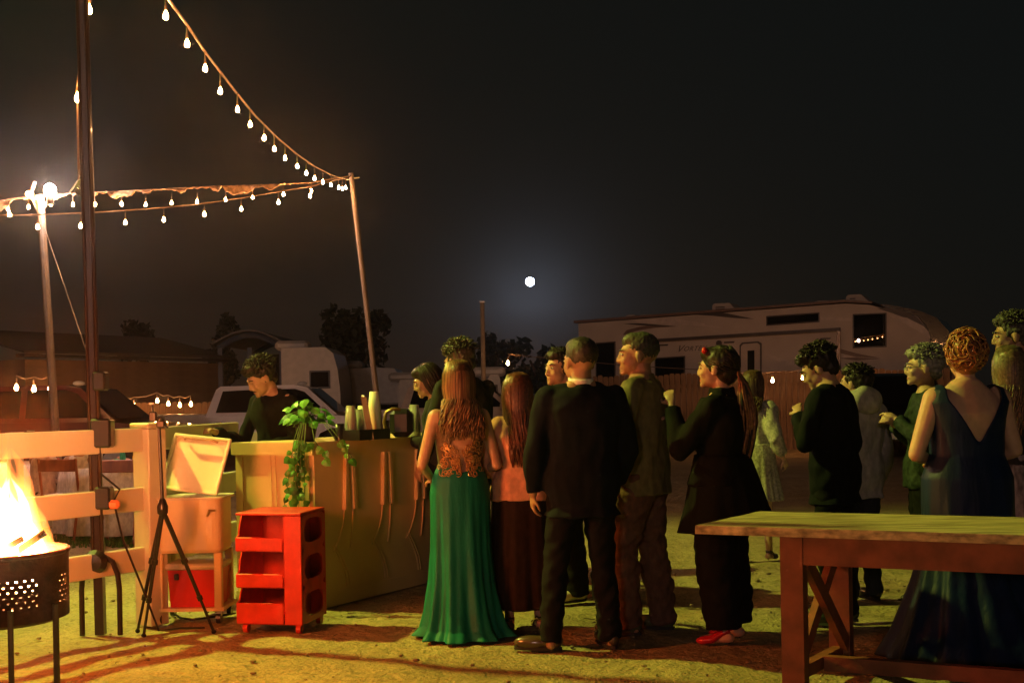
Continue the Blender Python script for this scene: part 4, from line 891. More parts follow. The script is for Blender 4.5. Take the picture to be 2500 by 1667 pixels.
# 13 young man black jacket
q = person('young man with thick dark hair in black jacket, hand at his chest, looking down', px_x(2035, 7.6), 7.6, R(52), 1.72, arms={-1: ((.24, .08, 1.12), (.06, .19, 1.29)), 1: ((.25, -.03, 1.1), (.22, .06, .87))}, pitch=R(28), yaw=R(18), lean=.05, sk=skin, hairdo='curly', hm=hair_black)
top_(q, 'jacket', fabric('black_jacket', (.005, .007, .008)), .03, .74, sr=.06, collar=.03); trousers(q, black_suit); shoes(q, black_metal)
# 14 hoodie
q = person('person in light grey hooded sweatshirt half hidden behind the young man in black', px_x(2092, 8.4), 8.4, R(20), 1.60, sk=skin, hairdo='short', hm=hair_black, yaw=R(30))
gry = fabric('grey_fleece', (.30, .29, .28), fold=.02); top_(q, 'hoodie', gry, .03, .76, sr=.06, collar=.03); mb = MB(); c_ = q.SH((0, -.10, 1.47)); mb.ell(c_, (.125, .085, .10), 16, 11, Matrix.Rotation(R(-25), 3, 'X')); mb.ell(c_ + V(0, .05, .03), (.11, .07, .05), 14, 9); blob(mb, 'hood', gry, q.t, .01, 3, folds(.012)); trousers(q, fabric('dark_jeans', (.02, .022, .03))); shoes(q, black_metal)
# 15 grey haired woman
q = person('older woman with short grey hair and glasses in dark floral top, hands clasped', px_x(2262, 8.1), 8.1, R(82), 1.70, True, arms={-1: ((.235, .06, 1.11), (.05, .20, 1.25)), 1: ((.23, .06, 1.11), (.04, .21, 1.22))}, wf=1.08, sk=skin3, hairdo='curly', hm=hair_grey, fb=dict(glasses=True))
top_(q, 'floral_top', mat('floral_teal', (.035, .05, .045), .7, var=1, vscale=28, col2=(.008, .014, .014), spec=.15), .02, .80, sr=.062); trousers(q, black_suit, (.115, .09, .08)); shoes(q, black_metal)
# 16 blue gown woman
q16 = person('woman in navy gown with deep V back and curled copper updo beyond the table', px_x(2358, 6.6), 6.6, R(6), 1.735, True, arms={1: ((.262, -.01, 1.09), (.13, .22, .99)), -1: ((.285, -.01, 1.08), (.08, .25, 1.02))}, yaw=R(-8), wf=1.27, sk=skin3, hairdo='updo', hm=hair_red)
bl = mat('navy_satin', (.006, .018, .065), .5, var=.15, vscale=8, spec=.25, bump=.012, bscale=7, stretch=(1.6, 1.6, .35))
g = [(.012, .50, .42, -.1, .040), (.15, .41, .34, -.08, .034), (.4, .30, .25, -.03, .018), (.62, .235, .18, -.01, .008), (.85, .240, .178, 0, .002), (.96, .238, .174, 0, .001), (1.08, .192, .146, 0, .001), (1.2, .196, .142, 0, 0), (1.28, .205, .150, 0, 0), (1.36, .226, .140, 0, 0), (1.43, .20, .115, 0, 0), (1.465, .135, .085, 0, 0)]
gown(q16, bl, g, cut=lambda c: (c.z > 1.26 and abs(c.x) > .214) or (c.z > 1.14 and abs(c.x) < min(.148, (c.z - 1.14) * .62)), nf=9, seed=2)
# 17 tall man far right, 18 long-hair woman far right
q = person('tall man with greying temples at the right edge, looking left', px_x(2486, 8.3), 8.3, R(80), 1.93, sk=skin2, hairdo='short', hm=mat('hair_salt', (.10, .10, .09), .5, var=.6, vscale=40, col2=(.02, .02, .018), spec=.3), pitch=R(6))
top_(q, 'jacket', black_suit, .03, .75, collar=.03); trousers(q, black_suit); shoes(q, black_metal)
q = person('woman with long ash-brown hair and leaf-print dress at the right edge', px_x(2466, 7.5), 7.5, R(-5), 1.685, True, sk=skin, hairdo='long', hm=mat('hair_ash', (.16, .13, .07), .4, var=.4, vscale=60, col2=(.06, .045, .025)), hk=dict(length=.52, n=220, wave=.018), legs={1: ((.06, .01, .5), (.07, -.03, .09)), -1: ((.06, .01, .5), (.07, -.03, .09))})
lf = mat('leaf_print', (.30, .34, .42), .8, var=1, vscale=14, col2=(.012, .015, .03), stretch=(1.6, 1.6, .6)); top_(q, 'bodice', fabric('dark_bodice', (.02, .025, .03)), .014, .98, sleeve=.25); gown(q, lf, [(.03, .36, .3, 0, .035), (.4, .27, .22, 0, .02), (.8, .2, .15, 0, .006), (1.03, .14, .11, 0, 0)], 'skirt', nf=12)
# seated diners
def diner(label, x, y, rz, m, hm_, hd='short', fem=False, sk_=skin):
    q = person(label, x, y, rz, 1.36, fem, sk=sk_, hairdo=hd, hm=hm_, legs={1: ((.12, .42, .88), (.12, .42, .45)), -1: ((.12, .42, .88), (.12, .42, .45))}, arms={1: ((.24, .12, 1.12), (.12, .36, 1.08)), -1: ((.24, .12, 1.12), (.12, .36, 1.08))}, face=False, hk=dict(n=60) if fem else {}, voxel=.012)
    top_(q, 'shirt', m, .02, .86); trousers(q, black_suit, hem=.42); q.t.location.z = -.27; q.t['category'] = 'person'
    return q
diner('seated guest in white shirt with dark hair at the table left of the black pole', P(197, 1150, 13.1).x, 13.1, R(-10), clothm, hair_black)
diner('seated guest in pale shirt just above the flames', P(105, 1150, 13.4).x, 13.4, R(-30), fabric('pale_shirt', (.55, .45, .42)), hair_brown)
diner('guest in white shirt at the far side of the table, right behind the black pole', P(214, 1100, 14.9).x, 14.9, R(170), clothm, hair_black)
diner('seated guest in pink and white top seen through the fence beside the cooler', P(418, 1120, 12.2).x, 12.2, R(15), fabric('pink_top', (.75, .45, .45)), hair_black, 'long', True)

finish_blobs()
# ------------------------------------------------------------------ bar
C0 = V(-1.36, 8.4, 0); fd = V(.5, .866, 0); ed = V(-.9, .436, 0); BL = 1.95; BE = .67; BH = 1.145
def bar():
    t = thing('bar_counter', 'cream panelled bar counter with fluted front in front of the bartender', 'bar', C0); bm_ = mat('bar_cream', (.68, .49, .26), .5, var=.05, vscale=3, bump=.001, bscale=25)
    plan = [V(0, 0, 0), fd * BL, fd * BL + ed * BE, ed * BE]
    def shrink(k): c_ = sum(plan, V(0, 0, 0)) / 4; return [c_ + (p - c_).normalized() * ((p - c_).length + k) for p in plan]
    MB().rings([[p + V(0, 0, .04) for p in shrink(0)], [p + V(0, 0, BH - .085) for p in shrink(0)]]).build('body', bm_, t)
    MB().rings([[p + V(0, 0, BH - .085) for p in shrink(.035)], [p + V(0, 0, BH) for p in shrink(.035)]]).build('countertop', bm_, t)
    MB().rings([[p + V(0, 0, .0) for p in shrink(.012)], [p + V(0, 0, .1) for p in shrink(.012)]]).build('plinth', bm_, t)
    nf_ = V(.866, -.5, 0); ne = V(-.436, -.9, 0)
    def rib(o, d_, n_, u0, u1, z0, z1, w0, w1, dep): # tapered batten
        a = [o + d_ * (u0 - w0 / 2) + V(0, 0, z0), o + d_ * (u0 + w0 / 2) + V(0, 0, z0), o + d_ * (u1 + w1 / 2) + V(0, 0, z1), o + d_ * (u1 - w1 / 2) + V(0, 0, z1)]
        MB().rings([a, [p + n_ * dep for p in a]]).build('batten', bm_, t)
    for u in (.12, .366, .82, 1.254, 1.62, 1.85):
        for s_ in (-1, 1):
            if u == .12: continue
            rib(V(0, 0, 0), fd, nf_, u + s_ * .052, u + s_ * .030, .66, BH - .10, .022, .030, .030)
    for u in (.366, .82, 1.254, 1.62, 1.85):
        for s_, c2 in ((-1, 1), (1, -1)):
            pp = [fd * (u + s_ * .05 - .00 * k) + fd * (-.13 * (k / 7) ** 2) * (1 if s_ < 0 else .3) + nf_ * .006 + V(0, 0, .66 - .28 * k / 7) for k in range(8)]; MB().tube(pp, .006, 5).build('moulding', bm_, t)
            pp = [fd * (u - .18 + .15 * math.sin(k / 7 * 1.57) + (.0 if s_ < 0 else .03)) + nf_ * .006 + V(0, 0, .42 - .30 * k / 7) for k in range(8)]; MB().tube(pp, .005, 5).build('moulding', bm_, t)
    for u0, u1 in ((.06, .055), (.62, .62), (.10, .075), (.30, .33), (.34, .37)):
        rib(V(0, 0, 0), ed, ne, u0, u1, .12, BH - .09, .012 if u0 not in (.06, .62) else .03, .016 if u0 not in (.06, .62) else .03, .008)
bar()
def on_bar(px, py_guess, D): p = P(px, py_guess, D); p.z = BH + .001; return p
whitecup = mat('paper_cup', (.80, .80, .66), .5, var=.03); clearcup = mat('clear_plastic_cup', (.75, .75, .7), .12, var=0, trans=.6, coat=.5)
def cup_stack(label, px, D, n, m, r_=.042, ch=.11, group=None):
    p = on_bar(px, 1050, D); t = thing('cup_stack', label, 'cups', p, 0, group)
    z = .085
    me = MB().lathe([(r_, 0), (r_ * .96, .006), (r_ * .72, ch), (.001, ch)], n=18).mesh('cup'); me.materials.append(m); me.polygons.foreach_set('use_smooth', [True] * len(me.polygons))
    for i in range(n):
        o = bpy.data.objects.new('cup', me); col.objects.link(o); o.parent = t; o.location = (0, 0, .0 + i * .014)
        l_ = MB().lathe([(r_ * .98, -.002), (r_ * 1.06, 0), (r_ * 1.06, .004), (r_ * .98, .005)], n=16).build('rim', m, o) if i < 1 else None
    return t
def organiser():
    p = on_bar(885, 1050, 8.8); t = thing('bar_caddy', 'low black tray holding the cups on the bar counter', 'caddy', p); an = math.atan2(fd.y, fd.x)
    MB().box((0, 0, .012), (.36, .22, .02), rotz(an)).build('base', black_metal, t)
    for o_, dd in (((0, -.11), (.36, .008)), ((0, .11), (.36, .008)), ((-.18, 0), (.008, .22)), ((.18, 0), (.008, .22))):
        q_ = rotz(an) @ V(o_[0], o_[1], 0); MB().box(q_ + V(0, 0, .04), (dd[0], dd[1], .07), rotz(an)).build('side', black_metal, t)
organiser()
cup_stack('tall stack of clear plastic cups on the bar, beside the leafy plant', 857, 8.75, 10, clearcup, .045, .12)
cup_stack('stack of clear cups on the bar directly left of the leaning menu board', 875, 8.9, 8, clearcup, .045, .12)
cup_stack('short stack of white paper cups behind the leaning board', 886, 8.95, 9, whitecup, .046, .13)
for o in [cup_stack('tallest stack of white paper cups, right of the leaning menu board', 915, 8.9, 17, whitecup, .046, .12)]: pass
cup_stack('cups by the elbow of the young man in suit at the bar', 1012, 9.45, 9, clearcup, .05, .13)
p = on_bar(829, 1050, 8.68); t = thing('black_tumbler', 'short black tumbler between plant and clear cups', 'cup', p); MB().lathe([(.03, 0), (.036, .12), (.033, .12), (.028, .01), (.001, .01)], n=18).build('body', black_metal, t, True)
p = on_bar(898, 1050, 8.72); t = thing('menu_board', 'narrow olive board leaning on the cups on the bar', 'board', p)
MB().box((0, 0, .15), (.04, .012, .31), Matrix.Rotation(R(-9), 3, 'Y')).build('board', mat('olive_board', (.16, .13, .05), .5), t); MB().ell((-.028, -.006, .31), (.014, .01, .012), 8, 6).build('clip', chrome, t, True)
def machine():
    p = on_bar(975, 1050, 9.15); t = thing('drink_machine', 'small black machine with curved brass handle at the bar end', 'machine', p)
    MB().box((.02, 0, .11), (.17, .2, .21), bev=.04).build('housing', black_metal, t, False)
    MB().tube([(-.08, -.1, .02), (-.1, -.11, .12), (-.085, -.11, .19), (-.04, -.11, .215), (.02, -.10, .21)], .013, 8).build('handle', mat('brass', (.5, .36, .13), .3, .8), t, True)
    MB().lathe([(.02, 0), (.025, .05), (.022, .05), (.018, .005), (.001, .005)], (-.1, -.14, 0), 14).build('small_cup', chrome, t)
machine()
p = on_bar(720, 1070, 8.45)
# pothos plant
def plant():
    p = P(748, 1060, 8.62); p.z = BH + .001; t = thing('potted_plant', 'trailing green plant in dark pot spilling over the bar corner', 'plant', p)
    pot = MB().lathe([(.001, 0), (.055, 0), (.085, .14), (.078, .145), (.07, .12), (.001, .12)], n=22).build('pot', mat('dark_pot', (.018, .018, .018), .5), t, True)
    leafs = []
    for nm, c_ in (('leaf_green', (.06, .26, .03)), ('leaf_dark', (.035, .14, .02)), ('leaf_bright', (.11, .36, .04))):
        m_ = mat(nm, c_, .38, var=.3, vscale=30); o_ = [(0, 0), (.42, .06), (.52, .3), (.38, .68), (0, 1.05), (-.38, .68), (-.52, .3), (-.42, .06)]
        vs_ = [V(x, y, -.22 * abs(x) - .25 * (y - .3) ** 2) for x, y in o_] + [V(0, .45, .03)]; fs_ = [(i, (i + 1) % 8, 8) for i in range(8)]
        me = bpy.data.meshes.new('leaf'); me.from_pydata(vs_ + [v - V(0, 0, .012) for v in vs_], [], fs_ + [(b + 9, a + 9, c2 + 9) for a, b, c2 in fs_]); me.materials.append(m_); leafs.append(me)
    def leaf(pos, nrm, tip, s_):
        nrm = Vector(nrm).normalized(); tip = Vector(tip); tip = (tip - nrm * tip.dot(nrm)).normalized(); x = tip.cross(nrm)
        o = bpy.data.objects.new('leaf', random.choice(leafs)); col.objects.link(o); o.parent = t; M_ = Matrix((x, tip, nrm)).transposed().to_4x4(); M_.translation = pos
        o.matrix_local = M_ @ Matrix.Diagonal((s_, s_, s_, 1))
    stems = MB()
    for i in range(54):
        a = U(0, 6.28); r_ = U(.0, .16); z = .14 + U(.0, .17) * (1 - r_ * 3.2); b = V(math.cos(a) * r_, math.sin(a) * r_, z); stems.tube([(0, 0, .12), V(b.x * .5, b.y * .5, z * .8 + .06), b], .0025, 4)
        leaf(b, (math.cos(a) * .5 + U(-.5, .5), math.sin(a) * .5 - .5, .9), (math.cos(a), math.sin(a), U(-.7, .1)), U(.055, .085))
    for (px_, py_, dep) in ((712, 1330, 8.30), (690, 1260, 8.42), (726, 1290, 8.32), (742, 1235, 8.33), (703, 1345, 8.33), (800, 1120, 8.38), (862, 1120, 8.42), (850, 1085, 8.45)):
        e = P(px_, py_, dep) - p; s0 = P(px_ * .5 + 752 * .5 if px_ < 780 else px_ - 30, 1075, dep + .02) - p; s0.z = .01; path = [V(0, 0, .13), V(s0.x * .6, s0.y * .6, .13), s0 + V(0, -.05, .01), s0.lerp(e, .35) + V(0, -.03, 0), s0.lerp(e, .7), e]; stems.tube(path, .003, 4)
        L_ = (e - s0).length; nl = max(4, int(L_ / .036))
        for k in range(nl):
            f = k / (nl - 1); q_ = s0.lerp(e, f) + V(U(-.035, .035), -.03 + U(-.02, .02), U(-.01, .01)); leaf(q_, (U(-.9, .9), -1, U(-.2, .8)), (U(-1, 1), -.1, -.8), U(.032, .066))
    stems.build('stems', mat('stem', (.08, .14, .03), .6), t, True, fix=False)
plant()

# ------------------------------------------------------------------ red trolley
def trolley():
    p = G(716, 1548); t = thing('storage_trolley', 'glossy red plastic trolley with open trays and round side holes beside the bar', 'trolley', (p.x, p.y, 0), R(-12))
    rm = mat('red_plastic', (.60, .035, .012), .42, var=.16, vscale=9, coat=.15, bump=.0015, bscale=50); W_, Dp, Z0, Z1 = .43, .42, .055, .745; cw = .115; th = .012
    x0, x1 = -W_ + .06, .06   # right corner near x1
    xs_ = x1 - cw
    MB().box(((x0 + x1) / 2, Dp / 2, Z1 - .008), (W_, Dp, .016), bev=.004).build('top_panel', rm, t)
    MB().box(((xs_ + x1) / 2, .008, (Z0 + Z1 - .018) / 2), (cw, .016, Z1 - Z0 - .02), bev=.004).build('front_panel', rm, t)
    MB().box(((x0 + x1) / 2, Dp - .008, (Z0 + Z1 - .018) / 2), (W_, .014, Z1 - Z0 - .02)).build('back_panel', rm, t)
    MB().box((xs_ + .008, Dp / 2, (Z0 + Z1 - .018) / 2), (.014, Dp - .034, Z1 - Z0 - .02)).build('divider', rm, t)
    # right side with three rounded holes
    zs = [.165, .395, .625]; hh, hw_ = .075, .15
    mb = MB(); y0, y1 = .018, Dp - .017; yc = (y0 + y1) / 2; bounds = [Z0, .28, .51, Z1 - .02]
    for i, zc in enumerate(zs):
        inn = []; out = []
        for k in range(28):
            a = 2 * math.pi * k / 28 + .001; ca, sa = math.cos(a), math.sin(a); e_ = .55
            iy = yc + hw_ * math.copysign(abs(ca) ** e_, ca); iz = zc + hh * math.copysign(abs(sa) ** e_, sa)
            m_ = max(abs(ca), abs(sa)); oy = yc + (y1 - yc) * ca / m_; oz = (bounds[i] + bounds[i + 1]) / 2 + (bounds[i + 1] - bounds[i]) / 2 * sa / m_
            inn.append((iy, iz)); out.append((oy, oz))
        for xx in (x1 - .012, x1): pass
        n_ = 28; vs_ = [V(x1, *q_) for q_ in out] + [V(x1, *q_) for q_ in inn] + [V(x1 - .014, *q_) for q_ in inn] + [V(x1 - .014, *q_) for q_ in out]; fs_ = []
        for k in range(n_):
            k2 = (k + 1) % n_
            for L_ in range(3): fs_.append((L_ * n_ + k, L_ * n_ + k2, (L_ + 1) * n_ + k2, (L_ + 1) * n_ + k))
        mb.add(vs_, fs_)
    mb.build('side_panel', rm, t)
    for zc in (.28, .51): MB().box(((xs_ + x1) / 2, Dp / 2, zc), (cw - .03, Dp - .04, .012)).build('shelf', rm, t)
    # open trays with scalloped left side
    tz = [Z0 + .005, .285, .51]; lips = [.13, .085, .085]
    for i, (z, lh) in enumerate(zip(tz, lips)):
        w_ = xs_ - x0 - .002; cx_ = x0 + w_ / 2; nxt = tz[i + 1] if i < 2 else Z1 - .018
        tr = MB().box((cx_, Dp / 2, z), (w_, Dp - .02, .012)).build('tray', rm, t)
        MB().box((cx_, -.004, z + lh / 2), (w_ - .002, .014, lh), bev=.005).build('tray_front', rm, tr)
        prof = [(0, z + .006), (0, z + lh), (.03, z + lh + .01)] + [(.075 - .045 * math.cos(k / 6 * math.pi * .5) + .0, z + lh + .01 + (nxt - z - lh - .015) * k / 6) for k in range(1, 7)] + [(Dp - .03, nxt - .006), (Dp - .03, z + .006)]
        MB().prism(prof, (x0, .006, 0), (0, 1, 0), (0, 0, 1), (.010, 0, 0)).build('tray_side', rm, tr)
    for (x, y) in ((x0 + .05, .03), (x1 - .03, .03), (x0 + .05, Dp - .05), (x1 - .03, Dp - .05)):
        cs = MB().tube([(x - .015, y, .028), (x + .015, y, .028)], .028, 14).build('castor', rm, t); MB().box((x, y, .055), (.04, .04, .02), bev=.006).build('castor_fork', rm, cs)
trolley()

# ------------------------------------------------------------------ cooler cart, red cooler
def cooler():
    D = 8.12; p = P(478, 1480, D); p.z = 0; t = thing('cooler_cart', 'cream standing drinks cooler on wheels with its lid tipped open', 'cooler', p)
    cm = mat('cooler_cream', (.62, .50, .30), .4, var=.05, coat=.2); W_, Dp = .44, .36
    mb = MB(); rs = []
    for z, k in ((.46, .96), (.48, 1), (.80, 1.0), (.81, 1.01)): rs.append([V(W_ / 2 * k * math.copysign(abs(math.cos(a)) ** .35, math.cos(a)), Dp / 2 * k * math.copysign(abs(math.sin(a)) ** .35, math.sin(a)), z) for a in [j * math.pi / 16 for j in range(32)]])
    mb.rings(rs); mb.build('tub', cm, t, False)
    mb = MB(); mb.rings([[V((W_ / 2 + .02) * math.copysign(abs(math.cos(a)) ** .3, math.cos(a)), (Dp / 2 + .02) * math.copysign(abs(math.sin(a)) ** .3, math.sin(a)), z) for a in [j * math.pi / 16 for j in range(32)]] for z in (.805, .82)]); mb.build('rim', white_paint, t)
    Ml = Matrix.Rotation(R(-72), 3, 'X') @ Matrix.Rotation(R(0), 3, 'Z'); lidm = mat('lid_white', (.78, .80, .68), .4, var=.04)
    tilt = Matrix.Rotation(R(-15), 3, 'Z') @ Matrix.Rotation(R(6), 3, 'Y') @ Matrix.Rotation(R(68), 3, 'X')
    ld = MB().box(V(.02, .02, 1.02), (.40, .37, .035), tilt, bev=.015).build('lid', lidm, t)
    for dd, sz in (((0, .185), (.42, .022)), ((0, -.185), (.42, .022)), ((-.20, 0), (.022, .37)), ((.20, 0), (.022, .37))):
        MB().box(V(.02, .02, 1.02) + tilt @ V(dd[0], dd[1], .022), (sz[0], sz[1], .022), tilt, bev=.006).build('lid_edge', lidm, ld)
    MB().tube([V(.02, .02, 1.02) + tilt @ V(-.12, .16, .03), V(.02, .02, 1.02) + tilt @ V(-.1, .16, .06), V(.02, .02, 1.02) + tilt @ V(.1, .16, .06), V(.02, .02, 1.02) + tilt @ V(.12, .16, .03)], .008, 6).build('lid_handle', mat('handle_tan', (.5, .3, .22), .5), ld)
    for sx in (-1, 1):
        for sy in (-1, 1):
            MB().box((sx * (W_ / 2 - .03), sy * (Dp / 2 - .03), .27), (.05, .05, .38), bev=.006).build('leg', cm, t)
            cs = MB().tube([(sx * (W_ / 2 - .03) - .014, sy * (Dp / 2 - .03), .035), (sx * (W_ / 2 - .03) + .014, sy * (Dp / 2 - .03), .035)], .035, 14).build('castor', black_metal, t); MB().box((sx * (W_ / 2 - .03), sy * (Dp / 2 - .03), .065), (.03, .03, .03)).build('castor_fork', steel, cs)
    MB().box((0, 0, .095), (W_ + .02, Dp + .01, .02)).build('lower_shelf', cm, t)
    MB().tube([(.13, -Dp / 2 - .005, .70), (.15, -Dp / 2 - .03, .74), (.18, -Dp / 2 - .005, .735)], .007, 6).build('bottle_opener', mat('brass', (.5, .36, .13), .3, .8), t)
    r_ = thing('red_ice_chest', 'red ice chest with white lid on the shelf under the cream cooler', 'ice chest', p + V(.03, -.02, .107))
    ms = [[V(x * k, y * k, z) for x, y in ((-.17, -.13), (.17, -.13), (.17, .13), (-.17, .13))] for z, k in ((0, .92), (.24, 1))]
    MB().rings(ms).build('body', mat('chest_red', (.50, .010, .012), .4), r_); MB().box((0, 0, .262), (.37, .29, .04), bev=.012).build('lid', white_paint, r_); MB().box((-.11, -.14, .2), (.03, .015, .04), bev=.004).build('latch', black_metal, r_)
cooler()
# ------------------------------------------------------------------ tripod
def tripod():
    D = 7.48; a = P(397, 1240, D); p = V(a.x, D, 0); t = thing('camera_tripod', 'black camera tripod with phone clamp standing in front of the white fence post', 'tripod', p)
    hub = a - p; top = P(388, 1035, D) - p
    MB().tube([hub, top], .011, 10).build('centre_column', black_metal, t); MB().lathe([(.012, -.05), (.032, -.03), (.034, .01), (.02, .05), (.012, .06)], hub, 14).build('hub', black_metal, t, True)
    for (x, y) in ((336, 1543), (351, 1554), (522, 1545)):
        g = G(x, y) - p; g.z = .01; m1 = hub.lerp(g, .42); m2 = hub.lerp(g, .72); lg = MB().tube([hub + V(0, 0, -.01), m1 - (m1 - hub) * .01, m1, m2 - (m2 - m1) * .01, m2, g], [.015, .015, .012, .012, .009, .009], 8).build('leg', black_metal, t)
        for mm_, rr_ in ((m1, .021), (m2, .018)): MB().tube([mm_ - (g - hub) * .015, mm_ + (g - hub) * .02], rr_, 8).build('leg_clamp', black_metal, lg); MB().ell(g, (.016, .016, .014), 8, 6).build('rubber_foot', tyre_m, lg)
    hd = MB().box(top + V(.015, 0, .0), (.055, .05, .05), bev=.01).ell(top + V(.01, 0, .03), (.028, .028, .025), 10, 7).tube([top, top + V(.06, -.02, -.02)], .007, 6).build('head', black_metal, t)
    MB().box(top + V(-.035, 0, .045), (.045, .03, .06), bev=.006).tube([top + V(-.035, 0, .06), top + V(-.04, 0, .12)], .006, 6).build('phone_clamp', black_metal, t); MB().box(top + V(-.04, 0, .125), (.03, .02, .015), bev=.004).build('clamp_screw', steel, t)
tripod()
gc = [G(415, 1496), G(440, 1512), G(470, 1516), G(500, 1512), G(540, 1506), G(575, 1500)]; mb = MB(); mb.tube([V(p.x, p.y, .012) for p in gc], .008, 6)
tag(mb.build('power_cable', black_metal, None, True), 'black power cable lying on the sand under the cream cooler', 'cable')

# ------------------------------------------------------------------ fire drum
def fire_drum():
    p = V(FIRE.x, FIRE.y, 0); t = thing('fire_pit', 'perforated washing-machine drum used as fire pit on thin metal legs', 'fire pit', p); r_ = .305; z0, z1 = .46, .78
    n_, rows = 216, 52; vs_ = []; fs_ = []
    for j in range(rows + 1):
        z = z0 + .03 + (z1 - z0 - .03) * j / rows
        for k in range(n_): a = 2 * math.pi * k / n_; vs_.append((r_ * math.cos(a), r_ * math.sin(a), z))
    for j in range(rows):
        for k in range(n_):
            hole = (j % 4 == 1) and ((k + (j // 4 % 2) * 2) % 4 == 0) and 10 < j < 36 and k // 14 % 3 != 2
            if hole: continue
            fs_.append((j * n_ + k, j * n_ + (k + 1) % n_, (j + 1) * n_ + (k + 1) % n_, (j + 1) * n_ + k))
    mb = MB(); mb.v = vs_; mb.f = fs_; mb.m = [0] * len(fs_); o = mb.build('drum_wall', rust, t, True, fix=False); sm = o.modifiers.new('thick', 'SOLIDIFY'); sm.thickness = .004
    MB().lathe([(.001, z0 + .01), (.22, z0 + .01), (.26, z0 + .012), (r_ - .005, z0 + .035)], n=40).build('drum_base', rust, t, True)
    MB().tube([(r_ * math.cos(a), r_ * math.sin(a), z1) for a in [k * math.pi / 24 for k in range(49)]], .011, 8).build('rim', rust, t, True)
    MB().box((.12, -r_ - .004, z1 - .03), (.12, .006, .03), rotz(R(22))).build('rim_band', rust, t)
    for a in (R(-58), R(-20), R(60), R(122), R(200)):
        x, y = math.cos(a) * (r_ + .015), math.sin(a) * (r_ + .015)
        lg = MB().tube([(x, y, 0), (x, y, z0 + .1)], .013, 8).build('leg', mat('leg_steel', (.16, .12, .10), .45, .6), t)
    emb = mat('embers', (.08, .02, .01), .9, var=.6, vscale=14, emit=(1, .16, .02), estr=2.2)
    mb = MB()
    for i in range(26): a = U(0, 6.28); q_ = U(0, .2); mb.ell((math.cos(a) * q_, math.sin(a) * q_, z0 + .2 + U(-.05, .06)), (U(.03, .06), U(.03, .06), .035), 7, 5)
    mb.build('embers', emb, t)
    lm = mat('charred_log', (.02, .012, .008), .9, bump=.01)
    for i, (a, b) in enumerate((((-.2, -.1, .64), (.17, -.13, .85)), ((-.05, -.18, .64), (.24, -.05, .87)), ((-.2, .1, .64), (.1, .1, .86)), ((.1, .1, .64), (-.18, -.12, .86)))):
        tag(MB().tube([V(*a) + p, V(*a).lerp(V(*b), .5) + p + V(0, 0, .01), V(*b) + p], [.020, .019, .015], 9).build('firewood_log', lm, None, True), 'charred log %s in the fire drum' % ('poking up at its right rim', 'leaning on its near rim', 'buried at the back of the flames', 'crossing under the flames on its left')[i], 'log', 'logs in the fire')
    # flames: emission volumes inside tongue-shaped shells
    def fmat(name, c_, e_):
        m_ = bpy.data.materials.new(name); m_.use_nodes = True; k_ = m_.node_tree; k_.nodes.remove(k_.nodes['Principled BSDF']); em = k_.nodes.new('ShaderNodeEmission'); em.inputs[0].default_value = (*c_, 1); em.inputs[1].default_value = e_
        k_.links.new(em.outputs[0], k_.nodes['Material Output'].inputs['Volume']); return m_
    outer = fmat('flame_outer', (1, .30, .05), 22); inner = fmat('flame_core', (1, .62, .25), 220)
    fl_ = thing('flames', 'bright white-yellow flames leaping from the drum', 'fire', p + V(0, 0, .62))
    for i in range(34):
        a = U(0, 6.28); q_ = .24 * U(0, 1) ** .6; bx, by = math.cos(a) * q_, math.sin(a) * q_; hgt = (.70 - q_ * .9) * U(.55, 1.05) ; r0 = U(.11, .16)
        if i < 3: bx, by, hgt, r0 = (.20, .25, .16)[i], -.10 + .1 * i, (.42, .30, .52)[i], .085
        pts_, rr = [], []
        w1 = U(0, 6.28)
        for k in range(9):
            f = k / 8; pts_.append(V(bx * (1 - f * .4) + .05 * f * math.sin(w1 + f * 5), by * (1 - f * .4) + .04 * f * math.cos(w1 + f * 4), .0 + hgt * f * 1.12)); rr.append(max(.003, r0 * (1 - f) ** .7 * (.75 + .6 * math.sin(min(1, f * 1.6) * 3.14) * .5)))
        o = MB().tube(pts_, rr, 12).build('flame', outer, fl_, True)
        if hgt > .15:
            MB().tube([V(q2.x * .96, q2.y * .96, q2.z * .80 - .01) for q2 in pts_], [x_ * .62 for x_ in rr], 10).build('flame_core', inner, o, True)
fire_drum()

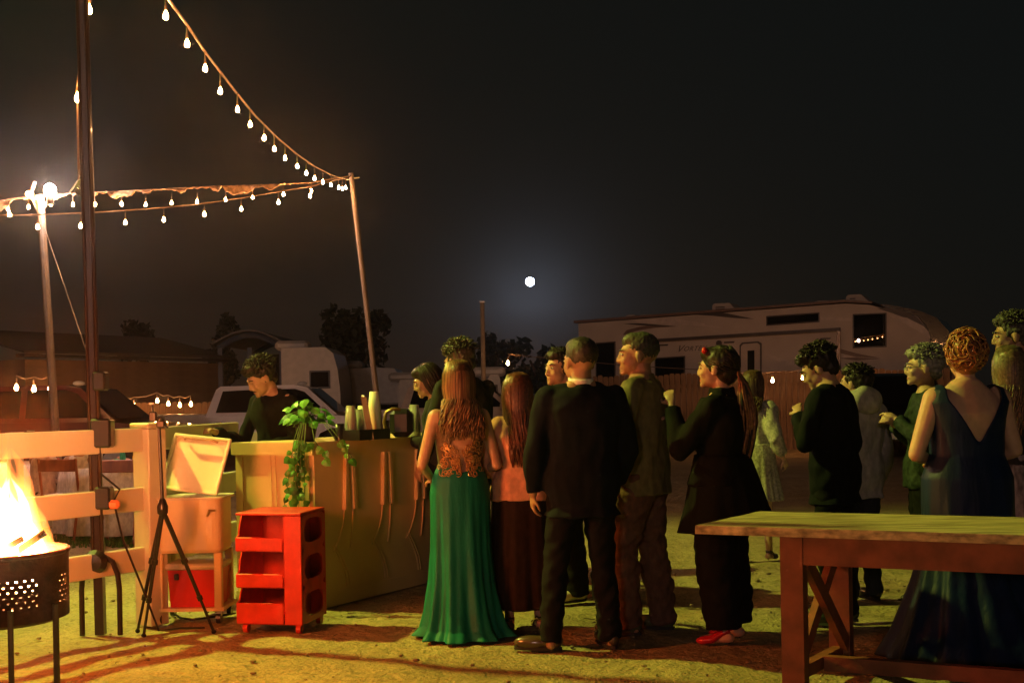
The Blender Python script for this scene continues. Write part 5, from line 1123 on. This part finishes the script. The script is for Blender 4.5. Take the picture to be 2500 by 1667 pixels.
# ------------------------------------------------------------------ farm table
def farm_table():
    NL = V(.87, 5.92, 0); L = V(.902, -.432, 0); Wd = V(.56, .83, 0); Zt = .80; t = thing('wooden_table', 'worn painted farmhouse table with X-braced end on the right', 'table', NL)
    wm = mat('painted_wood', (.44, .35, .20), .65, var=.5, vscale=9, bump=.004, bscale=22, stretch=(.35, 4, 4), rot=math.atan2(.432, .902)); lm = mat('leg_firelit', (.21, .065, .035), .6, var=.3, vscale=8, bump=.002)  # leg colour reddened and darkened to hold the firelight
    LL, WW, th = 2.5, .80, .042; pw = WW / 5
    for i in range(5):
        a = Wd * (i * pw + .0025); b = Wd * ((i + 1) * pw - .0025); e = .004 * (i % 2)
        q_ = [a + L * (.0 + e), a + L * (LL - e), b + L * (LL - e), b + L * e]; MB().rings([[v + V(0, 0, Zt - th) for v in q_], [v + V(0, 0, Zt - .004) for v in q_], [v * 1 + V(0, 0, Zt) + (sum(q_, V(0, 0, 0)) / 4 - v).normalized() * .004 for v in q_]]).build('tabletop_plank', wm, t)
    def bar_(a, b, w_, h_, nm, m=lm, up=V(0, 0, 1)):
        a, b = Vector(a), Vector(b); d = (b - a).normalized(); s_ = d.cross(up).normalized() * w_ / 2; u_ = s_.cross(d).normalized() * h_ / 2
        return MB().rings([[c_ + s_ + u_, c_ - s_ + u_, c_ - s_ - u_, c_ + s_ - u_] for c_ in (a, b)]).build(nm, m, t)
    ins = .09
    for u0 in (.44, LL - .44):
        for v0 in (ins, WW - ins + .02): bar_(L * u0 + Wd * v0 + V(0, 0, 0), L * u0 + Wd * v0 + V(0, 0, Zt - th - .001), .105, .105, 'leg', up=L)
        a, b = L * u0 + Wd * (ins + .05), L * u0 + Wd * (WW - ins - .03)
        bar_(a + V(0, 0, .14), b + V(0, 0, Zt - th - .13), .035, .07, 'brace'); bar_(a + V(0, 0, Zt - th - .13) + L * .04, b + V(0, 0, .14) + L * .04, .035, .07, 'brace')
        bar_(a + V(0, 0, .10), b + V(0, 0, .10), .05, .06, 'stretcher')
        bar_(a + V(0, 0, Zt - th - .065), b + V(0, 0, Zt - th - .065), .03, .12, 'end_apron')
    for v0 in (ins - .035, WW - ins + .05): bar_(L * .50 + Wd * v0 + V(0, 0, Zt - th - .068), L * (LL - .50) + Wd * v0 + V(0, 0, Zt - th - .068), .03, .13, 'apron')
    bar_(L * .47 + Wd * WW * .5 + V(0, 0, .10), L * (LL - .47) + Wd * WW * .5 + V(0, 0, .10), .055, .07, 'long_stretcher')
farm_table()
# floodlight mast, left of the frame, that throws the yellow-green light
t = thing('floodlight_mast', 'tall mast with a yellow floodlight beyond the left edge', 'floodlight', (FLOOD.x - .25, FLOOD.y + .1, 0))
MB().tube([(0, 0, 0), (0, 0, FLOOD.z + .1)], [.07, .05], 10).build('mast', steel, t); MB().box((.16, -.06, FLOOD.z + .06), (.2, .25, .2), bev=.02).build('lamp_housing', black_metal, t)
